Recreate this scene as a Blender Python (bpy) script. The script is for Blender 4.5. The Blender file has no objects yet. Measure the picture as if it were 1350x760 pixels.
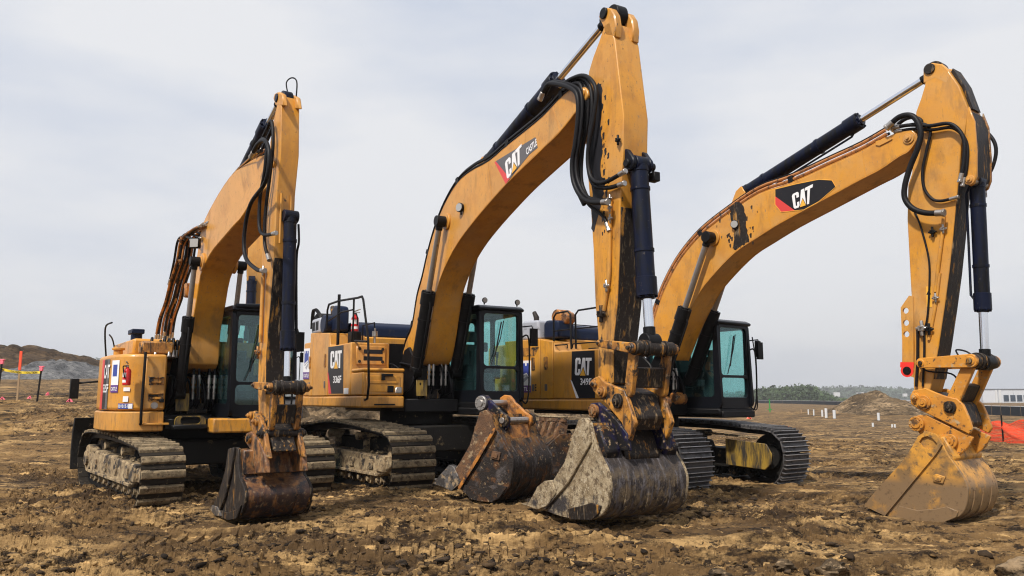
import bpy, math, random
import numpy as np
from mathutils import Vector, Matrix, geometry
R = math.radians
random.seed(7)
HAZE = .00036
scene = bpy.context.scene
col = scene.collection

# ---------------------------------------------------------------- camera
cam_d = bpy.data.cameras.new('camera'); cam = bpy.data.objects.new('camera', cam_d); col.objects.link(cam)
cam_d.sensor_width = 36.0; cam_d.lens = 1040/1350*36.0
cam_d.clip_start = 0.1; cam_d.clip_end = 20000
cam.location = (0, 0, 1.62); cam.rotation_euler = (R(90)+math.atan(146/1040), 0, 0)
scene.camera = cam

# ---------------------------------------------------------------- sky and sun
SUN_AZ, SUN_EL = R(214), R(50)      # azimuth clockwise from +Y
world = bpy.data.worlds.new('World'); scene.world = world; world.use_nodes = True
nt = world.node_tree; nt.nodes.clear()
wo = nt.nodes.new('ShaderNodeOutputWorld'); bg = nt.nodes.new('ShaderNodeBackground')
sky = nt.nodes.new('ShaderNodeTexSky'); sky.sky_type = 'NISHITA'; sky.sun_disc = False
sky.sun_elevation = SUN_EL; sky.sun_rotation = SUN_AZ; sky.dust_density = 4; sky.air_density = 1.2
tc = nt.nodes.new('ShaderNodeTexCoord')
mp = nt.nodes.new('ShaderNodeMapping'); mp.inputs['Scale'].default_value = (1, 1, 3.2)
nz = nt.nodes.new('ShaderNodeTexNoise'); nz.inputs['Scale'].default_value = 1.5; nz.inputs['Detail'].default_value = 6; nz.inputs['Roughness'].default_value = .5
nt.links.new(tc.outputs['Generated'], mp.inputs['Vector']); nt.links.new(mp.outputs[0], nz.inputs['Vector'])
cr = nt.nodes.new('ShaderNodeValToRGB'); nt.links.new(nz.outputs['Fac'], cr.inputs['Fac'])
cr.color_ramp.elements[0].position = .38; cr.color_ramp.elements[0].color = (5.7, 6.4, 7.8, 1)
cr.color_ramp.elements[1].position = .60; cr.color_ramp.elements[1].color = (8.6, 8.7, 9.0, 1)
mx = nt.nodes.new('ShaderNodeMix'); mx.data_type = 'RGBA'; mx.inputs[0].default_value = .95
nt.links.new(sky.outputs[0], mx.inputs[6]); nt.links.new(cr.outputs[0], mx.inputs[7])
nt.links.new(mx.outputs[2], bg.inputs['Color']); bg.inputs['Strength'].default_value = 0.1
nt.links.new(bg.outputs[0], wo.inputs['Surface'])
sl = bpy.data.lights.new('sun', 'SUN'); sl.energy = 5.0; sl.angle = R(4); sl.color = (1, .93, .84)
sun = bpy.data.objects.new('sun', sl); col.objects.link(sun)
sd = Vector((math.sin(SUN_AZ)*math.cos(SUN_EL), math.cos(SUN_AZ)*math.cos(SUN_EL), math.sin(SUN_EL)))
sun.rotation_euler = sd.to_track_quat('Z', 'Y').to_euler()
scene.view_settings.view_transform = 'Standard'; scene.view_settings.look = 'None'
scene.cycles.use_denoising = True; scene.cycles.denoising_input_passes = 'RGB_ALBEDO_NORMAL'; scene.cycles.denoising_prefilter = 'ACCURATE'; scene.cycles.filter_width = 1.15; scene.cycles.sample_clamp_indirect = 4
scene.view_settings.exposure = 0.0; scene.view_settings.gamma = 1.0

# ---------------------------------------------------------------- materials
def node(nt, t, **kw):
    n = nt.nodes.new(t)
    for k, v in kw.items(): setattr(n, k, v)
    return n
def mixc(nt, fac, a, b):
    m = node(nt, 'ShaderNodeMix', data_type='RGBA')
    for i, v in ((0, fac), (6, a), (7, b)):
        if hasattr(v, 'links'): nt.links.new(v, m.inputs[i])
        else: m.inputs[i].default_value = v if i == 0 else (*v, 1)
    return m.outputs[2]
def mixf(nt, fac, a, b):
    m = node(nt, 'ShaderNodeMix', data_type='FLOAT')
    for i, v in ((0, fac), (2, a), (3, b)):
        if hasattr(v, 'links'): nt.links.new(v, m.inputs[i])
        else: m.inputs[i].default_value = v
    return m.outputs[0]
def rng(nt, v, lo, hi, a=0, b=1):
    m = node(nt, 'ShaderNodeMapRange'); m.inputs[1].default_value = lo; m.inputs[2].default_value = hi
    m.inputs[3].default_value = a; m.inputs[4].default_value = b; nt.links.new(v, m.inputs[0]); return m.outputs[0]
def noise(nt, vec, scale, detail=5, rough=.6, stretch=(1, 1, 1), off=0):
    m = node(nt, 'ShaderNodeMapping'); m.inputs['Scale'].default_value = stretch; m.inputs['Location'].default_value = (off, off*.7, off*1.3)
    nt.links.new(vec, m.inputs['Vector'])
    n = node(nt, 'ShaderNodeTexNoise'); n.inputs['Scale'].default_value = scale; n.inputs['Detail'].default_value = detail; n.inputs['Roughness'].default_value = rough
    nt.links.new(m.outputs[0], n.inputs['Vector']); return n.outputs['Fac']
def mul(nt, a, b):
    m = node(nt, 'ShaderNodeMath', operation='MULTIPLY')
    for i, v in ((0, a), (1, b)):
        if hasattr(v, 'links'): nt.links.new(v, m.inputs[i])
        else: m.inputs[i].default_value = v
    return m.outputs[0]
# layers: (colour, scale, lo, hi, roughness, stretch, (z at full, z at none) or None)
def worn(name, base, rough=.4, metal=0., layers=(), bump=0., bscale=25, coat=0., var=.12, spec=None):
    m = bpy.data.materials.new(name); m.use_nodes = True; nt = m.node_tree
    p = nt.nodes['Principled BSDF']; tc = node(nt, 'ShaderNodeTexCoord'); vec = tc.outputs['Object']
    oi = node(nt, 'ShaderNodeObjectInfo')
    ad = node(nt, 'ShaderNodeVectorMath', operation='ADD'); nt.links.new(vec, ad.inputs[0])
    sc = node(nt, 'ShaderNodeVectorMath', operation='SCALE'); sc.inputs[0].default_value = (9, 17, 5); nt.links.new(oi.outputs['Random'], sc.inputs['Scale'])
    nt.links.new(sc.outputs[0], ad.inputs[1]); v2 = ad.outputs[0]
    c = mixc(nt, noise(nt, v2, 2.5, 4), tuple(x*(1-var) for x in base), tuple(min(1, x*(1+var)) for x in base))
    r = rough; z = None
    for i, L in enumerate(layers):
        lc, s, lo, hi, lr, st, zz = L
        f = rng(nt, noise(nt, v2, s, 7, .65, st, off=i*3.1), lo, hi)
        if zz:
            if z is None:
                sx = node(nt, 'ShaderNodeSeparateXYZ'); nt.links.new(vec, sx.inputs[0]); z = sx.outputs['Z']
            zr = rng(nt, z, zz[0], zz[1], 1, 0); f = mul(nt, f, zr)
        c = mixc(nt, f, c, lc); r = mixf(nt, f, r, lr)
        if metal: metal = mixf(nt, f, metal, 0.)
    if spec is None: spec = .2 if max(base) < .06 else .5
    p.inputs['Specular IOR Level'].default_value = spec
    nt.links.new(c, p.inputs['Base Color'])
    for k, v in (('Roughness', r), ('Metallic', metal)):
        if hasattr(v, 'links'): nt.links.new(v, p.inputs[k])
        else: p.inputs[k].default_value = v
    if coat: p.inputs['Coat Weight'].default_value = coat; p.inputs['Coat Roughness'].default_value = .15
    if bump:
        b = node(nt, 'ShaderNodeBump'); b.inputs['Strength'].default_value = bump; b.inputs['Distance'].default_value = .02
        nt.links.new(noise(nt, v2, bscale, 8, .7), b.inputs['Height']); nt.links.new(b.outputs[0], p.inputs['Normal'])
    return m
S1 = (1, 1, 1); VS = (3, 3, .5)
YEL = (.60, .268, .024); MUD = (.30, .215, .125); DRYM = (.42, .33, .22); GREASE = (.012, .011, .012); RUST = (.16, .055, .02); BRN = (.10, .06, .03)
M = {}
M['yellow'] = worn('yellow_paint', YEL, .38, layers=[((.44, .27, .12), 1.1, .44, .85, .75, S1, None), ((.42, .17, .02), 3.1, .50, .80, .5, S1, None), ((.17, .09, .035), 2.1, .54, .80, .7, (1.6, 1.6, .5), None), ((.30, .18, .09), 30, .60, .68, .8, (1, 1, .4), None), ((.05, .03, .02), 90, .70, .74, .8, (1, 1, .15), None), ((.50, .23, .04), 1.3, .5, .75, .5, S1, None), (BRN, 26, .70, .76, .7, S1, None), (MUD, 7, .6, .8, .8, VS, None), (BRN, 5, .52, .7, .8, VS, (1.0, 1.9))], coat=.25, bump=.03, bscale=8)
M['yellow_boom'] = worn('yellow_boom_paint', YEL, .36, layers=[((.44, .27, .12), 1.1, .44, .85, .75, S1, None), ((.42, .17, .02), 3.1, .50, .80, .5, S1, None), ((.17, .09, .035), 2.1, .54, .80, .7, (1.6, 1.6, .5), None), ((.30, .18, .09), 30, .60, .68, .8, (1, 1, .4), None), ((.05, .03, .02), 90, .70, .74, .8, (1, 1, .15), None), ((.52, .24, .05), 1.1, .5, .8, .5, S1, None), ((.10, .05, .02), 30, .69, .74, .7, S1, None), (BRN, 4, .64, .78, .7, VS, None)], coat=.25, bump=.03, bscale=6)
M['yellow_stick'] = worn('yellow_stick_paint', YEL, .42, layers=[((.44, .27, .12), 1.1, .44, .85, .75, S1, None), ((.42, .17, .02), 3.1, .50, .80, .5, S1, None), ((.17, .09, .035), 2.1, .54, .80, .7, (1.6, 1.6, .5), None), ((.30, .18, .09), 30, .60, .68, .8, (1, 1, .4), None), ((.05, .03, .02), 90, .70, .74, .8, (1, 1, .15), None), ((.44, .19, .035), 2, .5, .75, .5, VS, None), (GREASE, 9, .64, .69, .5, (1.6, 1.6, .7), None), (BRN, 3.3, .50, .64, .7, VS, (1.2, 4.6)), (GREASE, 5, .54, .62, .5, (2, 2, .7), (1.6, 3.4)), (GREASE, 24, .66, .72, .5, S1, None)], coat=.15, bump=.05, bscale=14)
M['yellow_dirty'] = worn('dirty_yellow_steel', (.56, .25, .035), .5, layers=[((.26, .11, .025), 5, .38, .58, .6, S1, None), ((.07, .035, .015), 4, .50, .60, .6, VS, None), (GREASE, 7, .53, .61, .45, S1, None), (MUD, 11, .58, .66, .9, S1, None), (GREASE, 30, .60, .68, .5, S1, None)], bump=.25, bscale=18)
M['grease'] = worn('greasy_or_shadowed_steel', (.02, .016, .014), .5, layers=[(MUD, 6, .56, .70, .9, VS, None), ((.34, .16, .03), 4, .58, .66, .6, VS, None), ((.06, .05, .045), 22, .55, .7, .6, S1, None)], bump=.4, bscale=16)  # greasy dark steel; also colours the shadowed middle of the torsion tube
M['rust_bucket'] = worn('rusty_bucket_steel', (.30, .135, .04), .55, layers=[((.12, .05, .02), 9, .44, .58, .6, S1, None), (GREASE, 5, .50, .60, .42, (1.4, 1.4, .8), None), (MUD, 14, .60, .68, .9, VS, None), ((.022, .016, .022), 3, .38, .50, .36, VS, (.30, .80)), ((.22, .15, .09), 18, .58, .66, .9, S1, None)], bump=.5, bscale=14)
M['mud_bucket'] = worn('mud_caked_steel', (.25, .185, .105), .9, layers=[((.40, .32, .205), 6, .42, .58, .95, S1, None), ((.13, .09, .05), 11, .50, .60, .9, S1, None), ((.50, .42, .30), 26, .56, .66, .9, S1, None), ((.035, .03, .03), 2.6, .50, .57, .6, S1, (.25, .85)), ((.06, .045, .03), 40, .60, .66, .9, S1, None)], bump=1.0, bscale=34)
M['shell_m'] = worn('worn_bucket_shell_steel', (.034, .029, .029), .42, layers=[((.42, .20, .04), 7, .38, .54, .5, VS, (1.04, .84)), ((.20, .145, .085), 8, .44, .60, .9, (1, 1, .8), (.15, .85)), ((.30, .23, .14), 20, .54, .62, .9, (1, 1, .7), (.2, .7)), ((.11, .10, .105), 5, .50, .62, .35, (1, 4, 1), None)], bump=.9, bscale=30)
M['clean_bucket'] = worn('worn_yellow_bucket', (.60, .29, .045), .45, layers=[((.20, .12, .05), 3.5, .42, .6, .5, S1, None), ((.20, .13, .07), 3, .30, .44, .33, S1, (.42, .60)), (BRN, 16, .56, .68, .7, S1, None), (GREASE, 30, .66, .72, .6, S1, None)], bump=.18, bscale=14)
M['orphan_bucket'] = worn('rusted_dark_bucket_steel', (.024, .019, .017), .5, layers=[((.32, .15, .035), 8, .42, .58, .6, S1, (1.15, .80)), ((.11, .05, .02), 7, .52, .64, .7, S1, None), (MUD, 16, .60, .68, .9, S1, None), ((.08, .07, .068), 5, .55, .66, .35, (1, 4, 1), None)], bump=.8, bscale=30)
M['rust_mud'] = worn('rusty_mud_steel', (.10, .05, .024), .75, layers=[((.17, .08, .03), 6, .46, .62, .7, S1, None), (MUD, 12, .55, .64, .9, S1, None), (GREASE, 7, .54, .64, .6, S1, None)], bump=1., bscale=34)
M['yellow_link'] = worn('worn_yellow_link', (.58, .25, .03), .45, layers=[((.40, .16, .025), 3, .44, .7, .5, S1, None), (BRN, 13, .58, .64, .7, S1, None), ((.10, .05, .02), 4, .60, .66, .5, S1, None), (GREASE, 22, .64, .69, .5, S1, None), ((.40, .29, .16), 9, .58, .66, .9, S1, None)], bump=.15, bscale=22)
M['orange_steel'] = worn('orange_worn_steel', (.46, .18, .03), .5, layers=[((.12, .05, .02), 6, .44, .58, .7, S1, None), (GREASE, 10, .54, .64, .5, S1, None), (MUD, 14, .58, .68, .9, S1, None)], bump=.3)
M['cutter_steel'] = worn('scuffed_cutter_steel', (.16, .15, .145), .38, metal=.5, layers=[((.03, .026, .024), 6, .42, .56, .6, S1, None), (MUD, 12, .54, .64, .9, S1, None)], bump=.4, bscale=24)
M['navy'] = worn('dark_blue_cylinder_paint', (.003, .006, .022), .36, layers=[((.006, .007, .010), 7, .5, .65, .5, VS, None), ((.004, .004, .005), 2.2, .48, .60, .5, VS, None), ((.12, .1, .08), 24, .64, .74, .8, S1, None)], bump=.12)
M['blue_steel'] = worn('navy_bucket_paint', (.010, .009, .046), .45, layers=[(GREASE, 4, .42, .52, .5, S1, None), (MUD, 16, .56, .66, .9, S1, None), ((.22, .10, .03), 9, .60, .68, .6, S1, None)], bump=.3)
M['black'] = worn('black_paint', (.005, .005, .006), .5, layers=[((.03, .025, .02), 10, .60, .74, .8, S1, None)], bump=.15)
M['black_gloss'] = worn('black_cab_paint', (.005, .006, .009), .35, layers=[((.03, .026, .02), 10, .62, .78, .7, S1, None)])
M['rubber'] = worn('black_rubber_hose', (.007, .007, .009), .5, layers=[((.05, .04, .03), 12, .62, .76, .8, S1, None)])
M['chrome'] = worn('chrome_rod', (.78, .80, .84), .12, metal=1.0, var=.03)
M['dullrod'] = worn('dull_rod_steel', (.32, .30, .29), .35, metal=.8, layers=[((.06, .05, .045), 9, .56, .7, .6, VS, None)])
M['steel'] = worn('bare_steel', (.42, .40, .38), .35, metal=.85, layers=[((.12, .08, .05), 14, .56, .7, .7, S1, None)])
M['brasspipe'] = worn('orange_brown_pipe', (.42, .17, .05), .45, layers=[((.09, .05, .03), 12, .5, .64, .6, S1, None)])
M['shoe_mud'] = worn('muddy_track_shoe', (.165, .125, .072), .9, layers=[((.32, .24, .14), 8, .44, .60, .95, (1, 1, 3), None), ((.075, .052, .03), 13, .52, .62, .9, S1, None), ((.42, .34, .23), 40, .60, .68, .9, S1, None)], bump=1., bscale=50)
M['shoe_dark'] = worn('dark_track_shoe', (.085, .08, .08), .5, metal=.3, layers=[((.26, .22, .17), 8, .6, .7, .9, S1, None), ((.02, .02, .02), 5, .5, .65, .6, S1, None)], bump=.5, bscale=26)
M['shoe_gap'] = worn('dark_shoe_gap', (.02, .016, .012), .8, layers=[((.2, .15, .09), 14, .60, .70, .9, S1, None)], bump=.5)  # near-black shoe base between the ridges, with mud-coloured flecks
M['grouser'] = worn('polished_grouser_steel', (.30, .285, .28), .35, metal=.6, layers=[((.16, .13, .1), 10, .52, .66, .8, S1, None)])
M['frame_mud'] = worn('mud_coated_track_frame', (.30, .22, .125), .85, layers=[((.44, .34, .20), 7, .5, .62, .9, S1, None), ((.12, .08, .045), 12, .50, .62, .9, S1, None), ((.03, .024, .02), 4, .50, .58, .8, (1, 1, 1.5), None), ((.35, .17, .05), 9, .62, .72, .7, S1, None)], bump=.7, bscale=22)
M['frame_dark'] = worn('dark_track_frame', (.012, .011, .010), .7, layers=[((.22, .16, .09), 5, .6, .72, .9, S1, None)], bump=.5)
M['yellow_dark'] = worn('dark_yellow_plate', (.30, .19, .03), .5, layers=[((.03, .025, .02), 4, .42, .6, .6, VS, None)], bump=.2)  # darker yellow with near-black vertical streaks
M['red'] = worn('red_paint', (.55, .012, .012), .3, var=.05)
M['redfade'] = worn('faded_red_decal', (.62, .05, .045), .4)
M['decal_black'] = worn('black_decal_film', (.018, .018, .022), .35, layers=[((.2, .12, .05), 22, .68, .74, .8, S1, None)])
M['decal_grey'] = worn('grey_decal_film', (.10, .095, .10), .4, layers=[((.03, .03, .03), 22, .68, .74, .8, S1, None)])
M['white'] = worn('white_print', (.78, .78, .80), .45, layers=[((.4, .35, .3), 20, .66, .76, .8, S1, None)], var=.03)
M['printyellow'] = worn('yellow_print', (.80, .42, .05), .4, var=.05)
M['purple'] = worn('purple_print', (.10, .035, .22), .4, var=.05)
M['blueprint'] = worn('blue_print', (.03, .06, .30), .4, var=.05)
M['cowl_grey'] = worn('grey_plastic_cowl', (.34, .36, .41), .45, layers=[((.12, .12, .13), 8, .56, .72, .7, S1, None)])
M['hood_navy'] = worn('dark_blue_hood', (.006, .012, .035), .42, layers=[((.05, .045, .04), 7, .6, .76, .8, S1, None)], bump=.1)
M['interior'] = worn('dark_cab_interior', (.025, .028, .032), .7)
M['seat'] = worn('grey_seat_fabric', (.06, .065, .07), .8)
M['lens'] = worn('lamp_lens', (.34, .34, .33), .12, coat=.5, var=.02)
M['redmark'] = worn('red_spray_paint', (.75, .03, .02), .6)
def glass_mat():
    m = bpy.data.materials.new('tinted_cab_glass'); m.use_nodes = True; nt = m.node_tree; nt.nodes.clear()
    o = node(nt, 'ShaderNodeOutputMaterial'); t = node(nt, 'ShaderNodeBsdfTransparent'); g = node(nt, 'ShaderNodeBsdfGlossy'); d = node(nt, 'ShaderNodeBsdfDiffuse')
    t.inputs[0].default_value = (.74, .93, .915, 1); g.inputs['Roughness'].default_value = .03; g.inputs[0].default_value = (.8, .9, .95, 1); d.inputs[0].default_value = (.10, .22, .24, 1)
    lw = node(nt, 'ShaderNodeLayerWeight'); lw.inputs[0].default_value = .5; pw = node(nt, 'ShaderNodeMath', operation='POWER'); pw.inputs[1].default_value = 4; nt.links.new(lw.outputs['Facing'], pw.inputs[0]); f = node(nt, 'ShaderNodeMath', operation='MULTIPLY_ADD'); f.inputs[1].default_value = .6; f.inputs[2].default_value = .06; nt.links.new(pw.outputs[0], f.inputs[0])
    m0 = node(nt, 'ShaderNodeMixShader'); tc = node(nt, 'ShaderNodeTexCoord'); n = noise(nt, tc.outputs['Object'], 2.0, 6)
    nt.links.new(rng(nt, n, .35, .75, .01, .08), m0.inputs[0]); nt.links.new(t.outputs[0], m0.inputs[1]); nt.links.new(d.outputs[0], m0.inputs[2])
    m1 = node(nt, 'ShaderNodeMixShader'); nt.links.new(f.outputs[0], m1.inputs[0]); nt.links.new(m0.outputs[0], m1.inputs[1]); nt.links.new(g.outputs[0], m1.inputs[2])
    nt.links.new(m1.outputs[0], o.inputs['Surface']); return m
M['glass'] = glass_mat()
def soil(name, dark, mid, light, s=1., bump=.6, tcn='Object'):
    m = bpy.data.materials.new(name); m.use_nodes = True; nt = m.node_tree; p = nt.nodes['Principled BSDF']
    tc = node(nt, 'ShaderNodeTexCoord'); v = tc.outputs[tcn]
    c = mixc(nt, rng(nt, noise(nt, v, .35*s, 8, .65, (.7, 1, 1)), .38, .62), dark, mid)
    c = mixc(nt, rng(nt, noise(nt, v, 1.3*s, 10, .75, (.5, 1, 1), 3), .485, .61), c, light)
    c = mixc(nt, rng(nt, noise(nt, v, 5*s, 8, .75, (.5, 1, 1), 7), .52, .60), c, tuple(x*.45 for x in dark))
    c = mixc(nt, rng(nt, noise(nt, v, 16*s, 6, .75, (.7, 1, 1), 11), .60, .70), c, tuple(min(1, x*1.35) for x in light))
    c = mixc(nt, rng(nt, noise(nt, v, 7*s, 6, .7, (.16, 1, 1), 17), .60, .68), c, tuple(min(1, x*1.5) for x in light))
    c = mixc(nt, rng(nt, noise(nt, v, 2.6*s, 9, .75, (.28, 1, 1), 23), .55, .63), c, tuple(x*.55 for x in dark))
    nt.links.new(c, p.inputs['Base Color']); p.inputs['Roughness'].default_value = .9; p.inputs['Specular IOR Level'].default_value = .25
    b = node(nt, 'ShaderNodeBump'); b.inputs['Strength'].default_value = bump; b.inputs['Distance'].default_value = .03
    nt.links.new(noise(nt, v, 14*s, 10, .75), b.inputs['Height']); nt.links.new(b.outputs[0], p.inputs['Normal'])
    return m
M['soil'] = soil('turned_clay_soil', (.034, .019, .008), (.158, .092, .035), (.36, .228, .094))
M['spoil'] = soil('spoil_heap_soil', (.055, .038, .022), (.12, .082, .045), (.27, .19, .11), 1.0)
M['spoil_dark'] = soil('dark_spoil', (.022, .014, .008), (.055, .034, .018), (.11, .07, .036), .6)
M['gravel'] = soil('grey_gravel', (.075, .076, .08), (.12, .12, .122), (.18, .178, .175), 1.5, .4)

# ---------------------------------------------------------------- mesh helpers
class MB:
    def __init__(s): s.v = []; s.f = []
    def add(s, v, f):
        o = len(s.v); s.v += [tuple(p) for p in v]; s.f += [tuple(i+o for i in q) for q in f]; return s
    def box(s, x0, x1, y0, y1, z0, z1):
        return s.add([(x0,y0,z0),(x1,y0,z0),(x1,y1,z0),(x0,y1,z0),(x0,y0,z1),(x1,y0,z1),(x1,y1,z1),(x0,y1,z1)],
                     [(0,3,2,1),(4,5,6,7),(0,1,5,4),(1,2,6,5),(2,3,7,6),(3,0,4,7)])
    def prism(s, poly, a, b, axis='y', holes=None):
        def P(p, t): return {'y': (p[0], t, p[1]), 'x': (t, p[0], p[1]), 'z': (p[0], p[1], t)}[axis]
        n = len(poly)
        if holes:
            loops = [poly]+holes; flat = [q for l in loops for q in l]
            tris = geometry.tessellate_polygon([[Vector((q[0], q[1], 0)) for q in l] for l in loops])
            N = len(flat); v = [P(q, a) for q in flat]+[P(q, b) for q in flat]
            f = [tuple(t) for t in tris]+[tuple(i+N for i in reversed(t)) for t in tris]; o = 0
            for l in loops:
                m = len(l)
                for i in range(m): j = (i+1) % m; f.append((o+i, o+j, o+j+N, o+i+N))
                o += m
            return s.add(v, f)
        v = [P(q, a) for q in poly]+[P(q, b) for q in poly]
        f = [tuple(range(n)), tuple(range(2*n-1, n-1, -1))]+[(i, i+n, (i+1) % n+n, (i+1) % n) for i in range(n)]
        return s.add(v, f)
    def tube(s, path, r, seg=8, cap=True):
        P = [Vector(p) for p in path]; n = len(P); rs = r if isinstance(r, (list, tuple)) else [r]*n
        t = (P[1]-P[0]).normalized(); u = t.orthogonal().normalized(); rings = []
        for i in range(n):
            tt = (P[min(i+1, n-1)]-P[max(i-1, 0)])
            if tt.length < 1e-9: tt = t
            tt.normalize(); u = (u-tt*u.dot(tt))
            u = u.normalized() if u.length > 1e-6 else tt.orthogonal().normalized(); w = tt.cross(u); t = tt
            rings.append([P[i]+(u*math.cos(k*2*math.pi/seg)+w*math.sin(k*2*math.pi/seg))*rs[i] for k in range(seg)])
        v = [p for g in rings for p in g]; f = []
        for i in range(n-1):
            for k in range(seg): k2 = (k+1) % seg; f.append((i*seg+k, i*seg+k2, (i+1)*seg+k2, (i+1)*seg+k))
        if cap: f += [tuple(range(seg-1, -1, -1)), tuple(range((n-1)*seg, n*seg))]
        return s.add(v, f)
    def cyl(s, p0, p1, r, seg=20, r2=None):
        return s.tube([p0, p1], [r, r if r2 is None else r2], seg)
    def ycyl(s, x, z, y0, y1, r, seg=20): return s.cyl((x, y0, z), (x, y1, z), r, seg)
def obj(name, mb, mat, parent=None, bevel=0., ang=38, seg=1, loc=None, rot=None):
    me = bpy.data.meshes.new(name); me.from_pydata(mb.v, [], mb.f); me.validate()
    import bmesh
    bm = bmesh.new(); bm.from_mesh(me); bmesh.ops.recalc_face_normals(bm, faces=bm.faces); bm.to_mesh(me); bm.free()
    for p in me.polygons: p.use_smooth = True
    me.set_sharp_from_angle(angle=R(ang)); me.materials.append(M[mat] if isinstance(mat, str) else mat)
    o = bpy.data.objects.new(name, me); col.objects.link(o)
    if parent is not None: o.parent = parent
    if loc: o.location = loc
    if rot: o.rotation_euler = rot
    if bevel:
        b = o.modifiers.new('bevel', 'BEVEL'); b.width = bevel; b.segments = seg; b.limit_method = 'ANGLE'; b.angle_limit = R(35); b.harden_normals = False
    return o
def tag(o, label=None, cat=None, group=None, kind=None):
    for k, v in (('label', label), ('category', cat), ('group', group), ('kind', kind)):
        if v: o[k] = v
    return o
def thing(name, loc, rz, label, cat, group=None):
    o = bpy.data.objects.new(name, None); o.empty_display_size = .3; col.objects.link(o); o.location = loc; o.rotation_euler = (0, 0, rz)
    return tag(o, label, cat, group)
def cr_spline(P, n=6, closed=False):
    P = [Vector(p) for p in P]; out = []
    for i in range(len(P)-1):
        a, b, c, d = P[max(i-1, 0)], P[i], P[i+1], P[min(i+2, len(P)-1)]
        for k in range(n):
            t = k/n; out.append(.5*((2*b)+(c-a)*t+(2*a-5*b+4*c-d)*t*t+(3*b-a-3*c+d)*t**3))
    out.append(P[-1]); return out
def sm2(P, n=4): return [(p[0], p[1]) for p in cr_spline([(a, b, 0) for a, b in P], n)]
def P3(pts, y): return [(a, y, b) for a, b in pts]
def capsule(p, q, w, w2=None, n=7):
    w2 = w2 or w; p = Vector(p); q = Vector(q); a = math.atan2(q.y-p.y, q.x-p.x); out = []
    for k in range(n+1): t = a+math.pi/2+math.pi*k/n; out.append((p.x+w/2*math.cos(t), p.y+w/2*math.sin(t)))
    for k in range(n+1): t = a-math.pi/2+math.pi*k/n; out.append((q.x+w2/2*math.cos(t), q.y+w2/2*math.sin(t)))
    return out
def circ(x, z, r, n=20): return [(x+r*math.cos(2*math.pi*k/n), z+r*math.sin(2*math.pi*k/n)) for k in range(n)]
def rrect(x0, x1, z0, z1, r, n=4):
    out = []
    for cx, cz, a0 in ((x1-r, z1-r, 0), (x0+r, z1-r, 90), (x0+r, z0+r, 180), (x1-r, z0+r, 270)):
        for k in range(n+1): t = R(a0+90*k/n); out.append((cx+r*math.cos(t), cz+r*math.sin(t)))
    return out
def centroid(P): return (sum(p[0] for p in P)/len(P), sum(p[1] for p in P)/len(P))
def scaled(P, k): c = centroid(P); return [(c[0]+(p[0]-c[0])*k, c[1]+(p[1]-c[1])*k) for p in P]
# flat print: unit coordinates (s,t) mapped on a quad [bottom-left, top-left, top-right, bottom-right] given in (x,z), facing -y
def quadmap(q):
    bl, tl, tr, br = [Vector(p) for p in q]
    return lambda s, t: (bl*(1-s)*(1-t)+tl*(1-s)*t+tr*s*t+br*s*(1-t))
LET = {'C': [(.06,0),(.27,0),(.33,.1),(.33,.36),(.21,.36),(.21,.15),(.13,.15),(.13,.85),(.21,.85),(.21,.64),(.33,.64),(.33,.9),(.27,1),(.06,1),(0,.9),(0,.1)],
       'A': [(.34,0),(.445,1),(.595,1),(.70,0),(.59,0),(.575,.2),(.46,.2),(.445,0)],
       'T': [(.64,1),(1,1),(1,.83),(.875,.83),(.875,0),(.755,0),(.755,.83),(.64,.83)]}
def logo_letters(parent, q, y):
    f = quadmap(q); mb = MB()
    for i, k in enumerate('CAT'): mb.prism([tuple(f(*p)) for p in LET[k]], y-.004-.0006*i, y-.0005)
    obj('lettering', mb, 'white', parent)
    mb = MB(); mb.prism([tuple(f(*p)) for p in [(.35,-.02),(.69,-.02),(.52,.42)]], y-.0085, y-.006); obj('triangle_mark', mb, 'printyellow', parent)
    mb = MB(); mb.prism([tuple(f(*p)) for p in [(.31,-.05),(.73,-.05),(.52,.49)]], y-.0065, y-.0045); obj('triangle_border', mb, 'decal_black', parent)
_txt = {}
def text_geo(s):
    if s not in _txt:
        cu = bpy.data.curves.new('t', 'FONT'); cu.body = s; cu.offset = .022; cu.resolution_u = 3
        o = bpy.data.objects.new('t', cu); col.objects.link(o); bpy.context.view_layer.update()
        me = bpy.data.meshes.new_from_object(o.evaluated_get(bpy.context.evaluated_depsgraph_get()))
        v = np.array([tuple(a.co) for a in me.vertices]); f = [tuple(p.vertices) for p in me.polygons]
        lo, hi = v.min(0), v.max(0); v = (v-lo)/(np.maximum(hi-lo, 1e-6)); bpy.data.objects.remove(o); bpy.data.meshes.remove(me)
        _txt[s] = (v, f)
    return _txt[s]
def lettering(parent, s, q, y, mat='white', name='lettering'):
    v, f = text_geo(s); g = quadmap(q); mb = MB(); mb.add([(g(a[0], a[1])[0], y, g(a[0], a[1])[1]) for a in v], f)
    return obj(name, mb, mat, parent)
def lettering3(parent, s, fn, mat='white', name='lettering'):
    v, f = text_geo(s); mb = MB(); mb.add([fn(a[0], a[1]) for a in v], f); return obj(name, mb, mat, parent)

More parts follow.
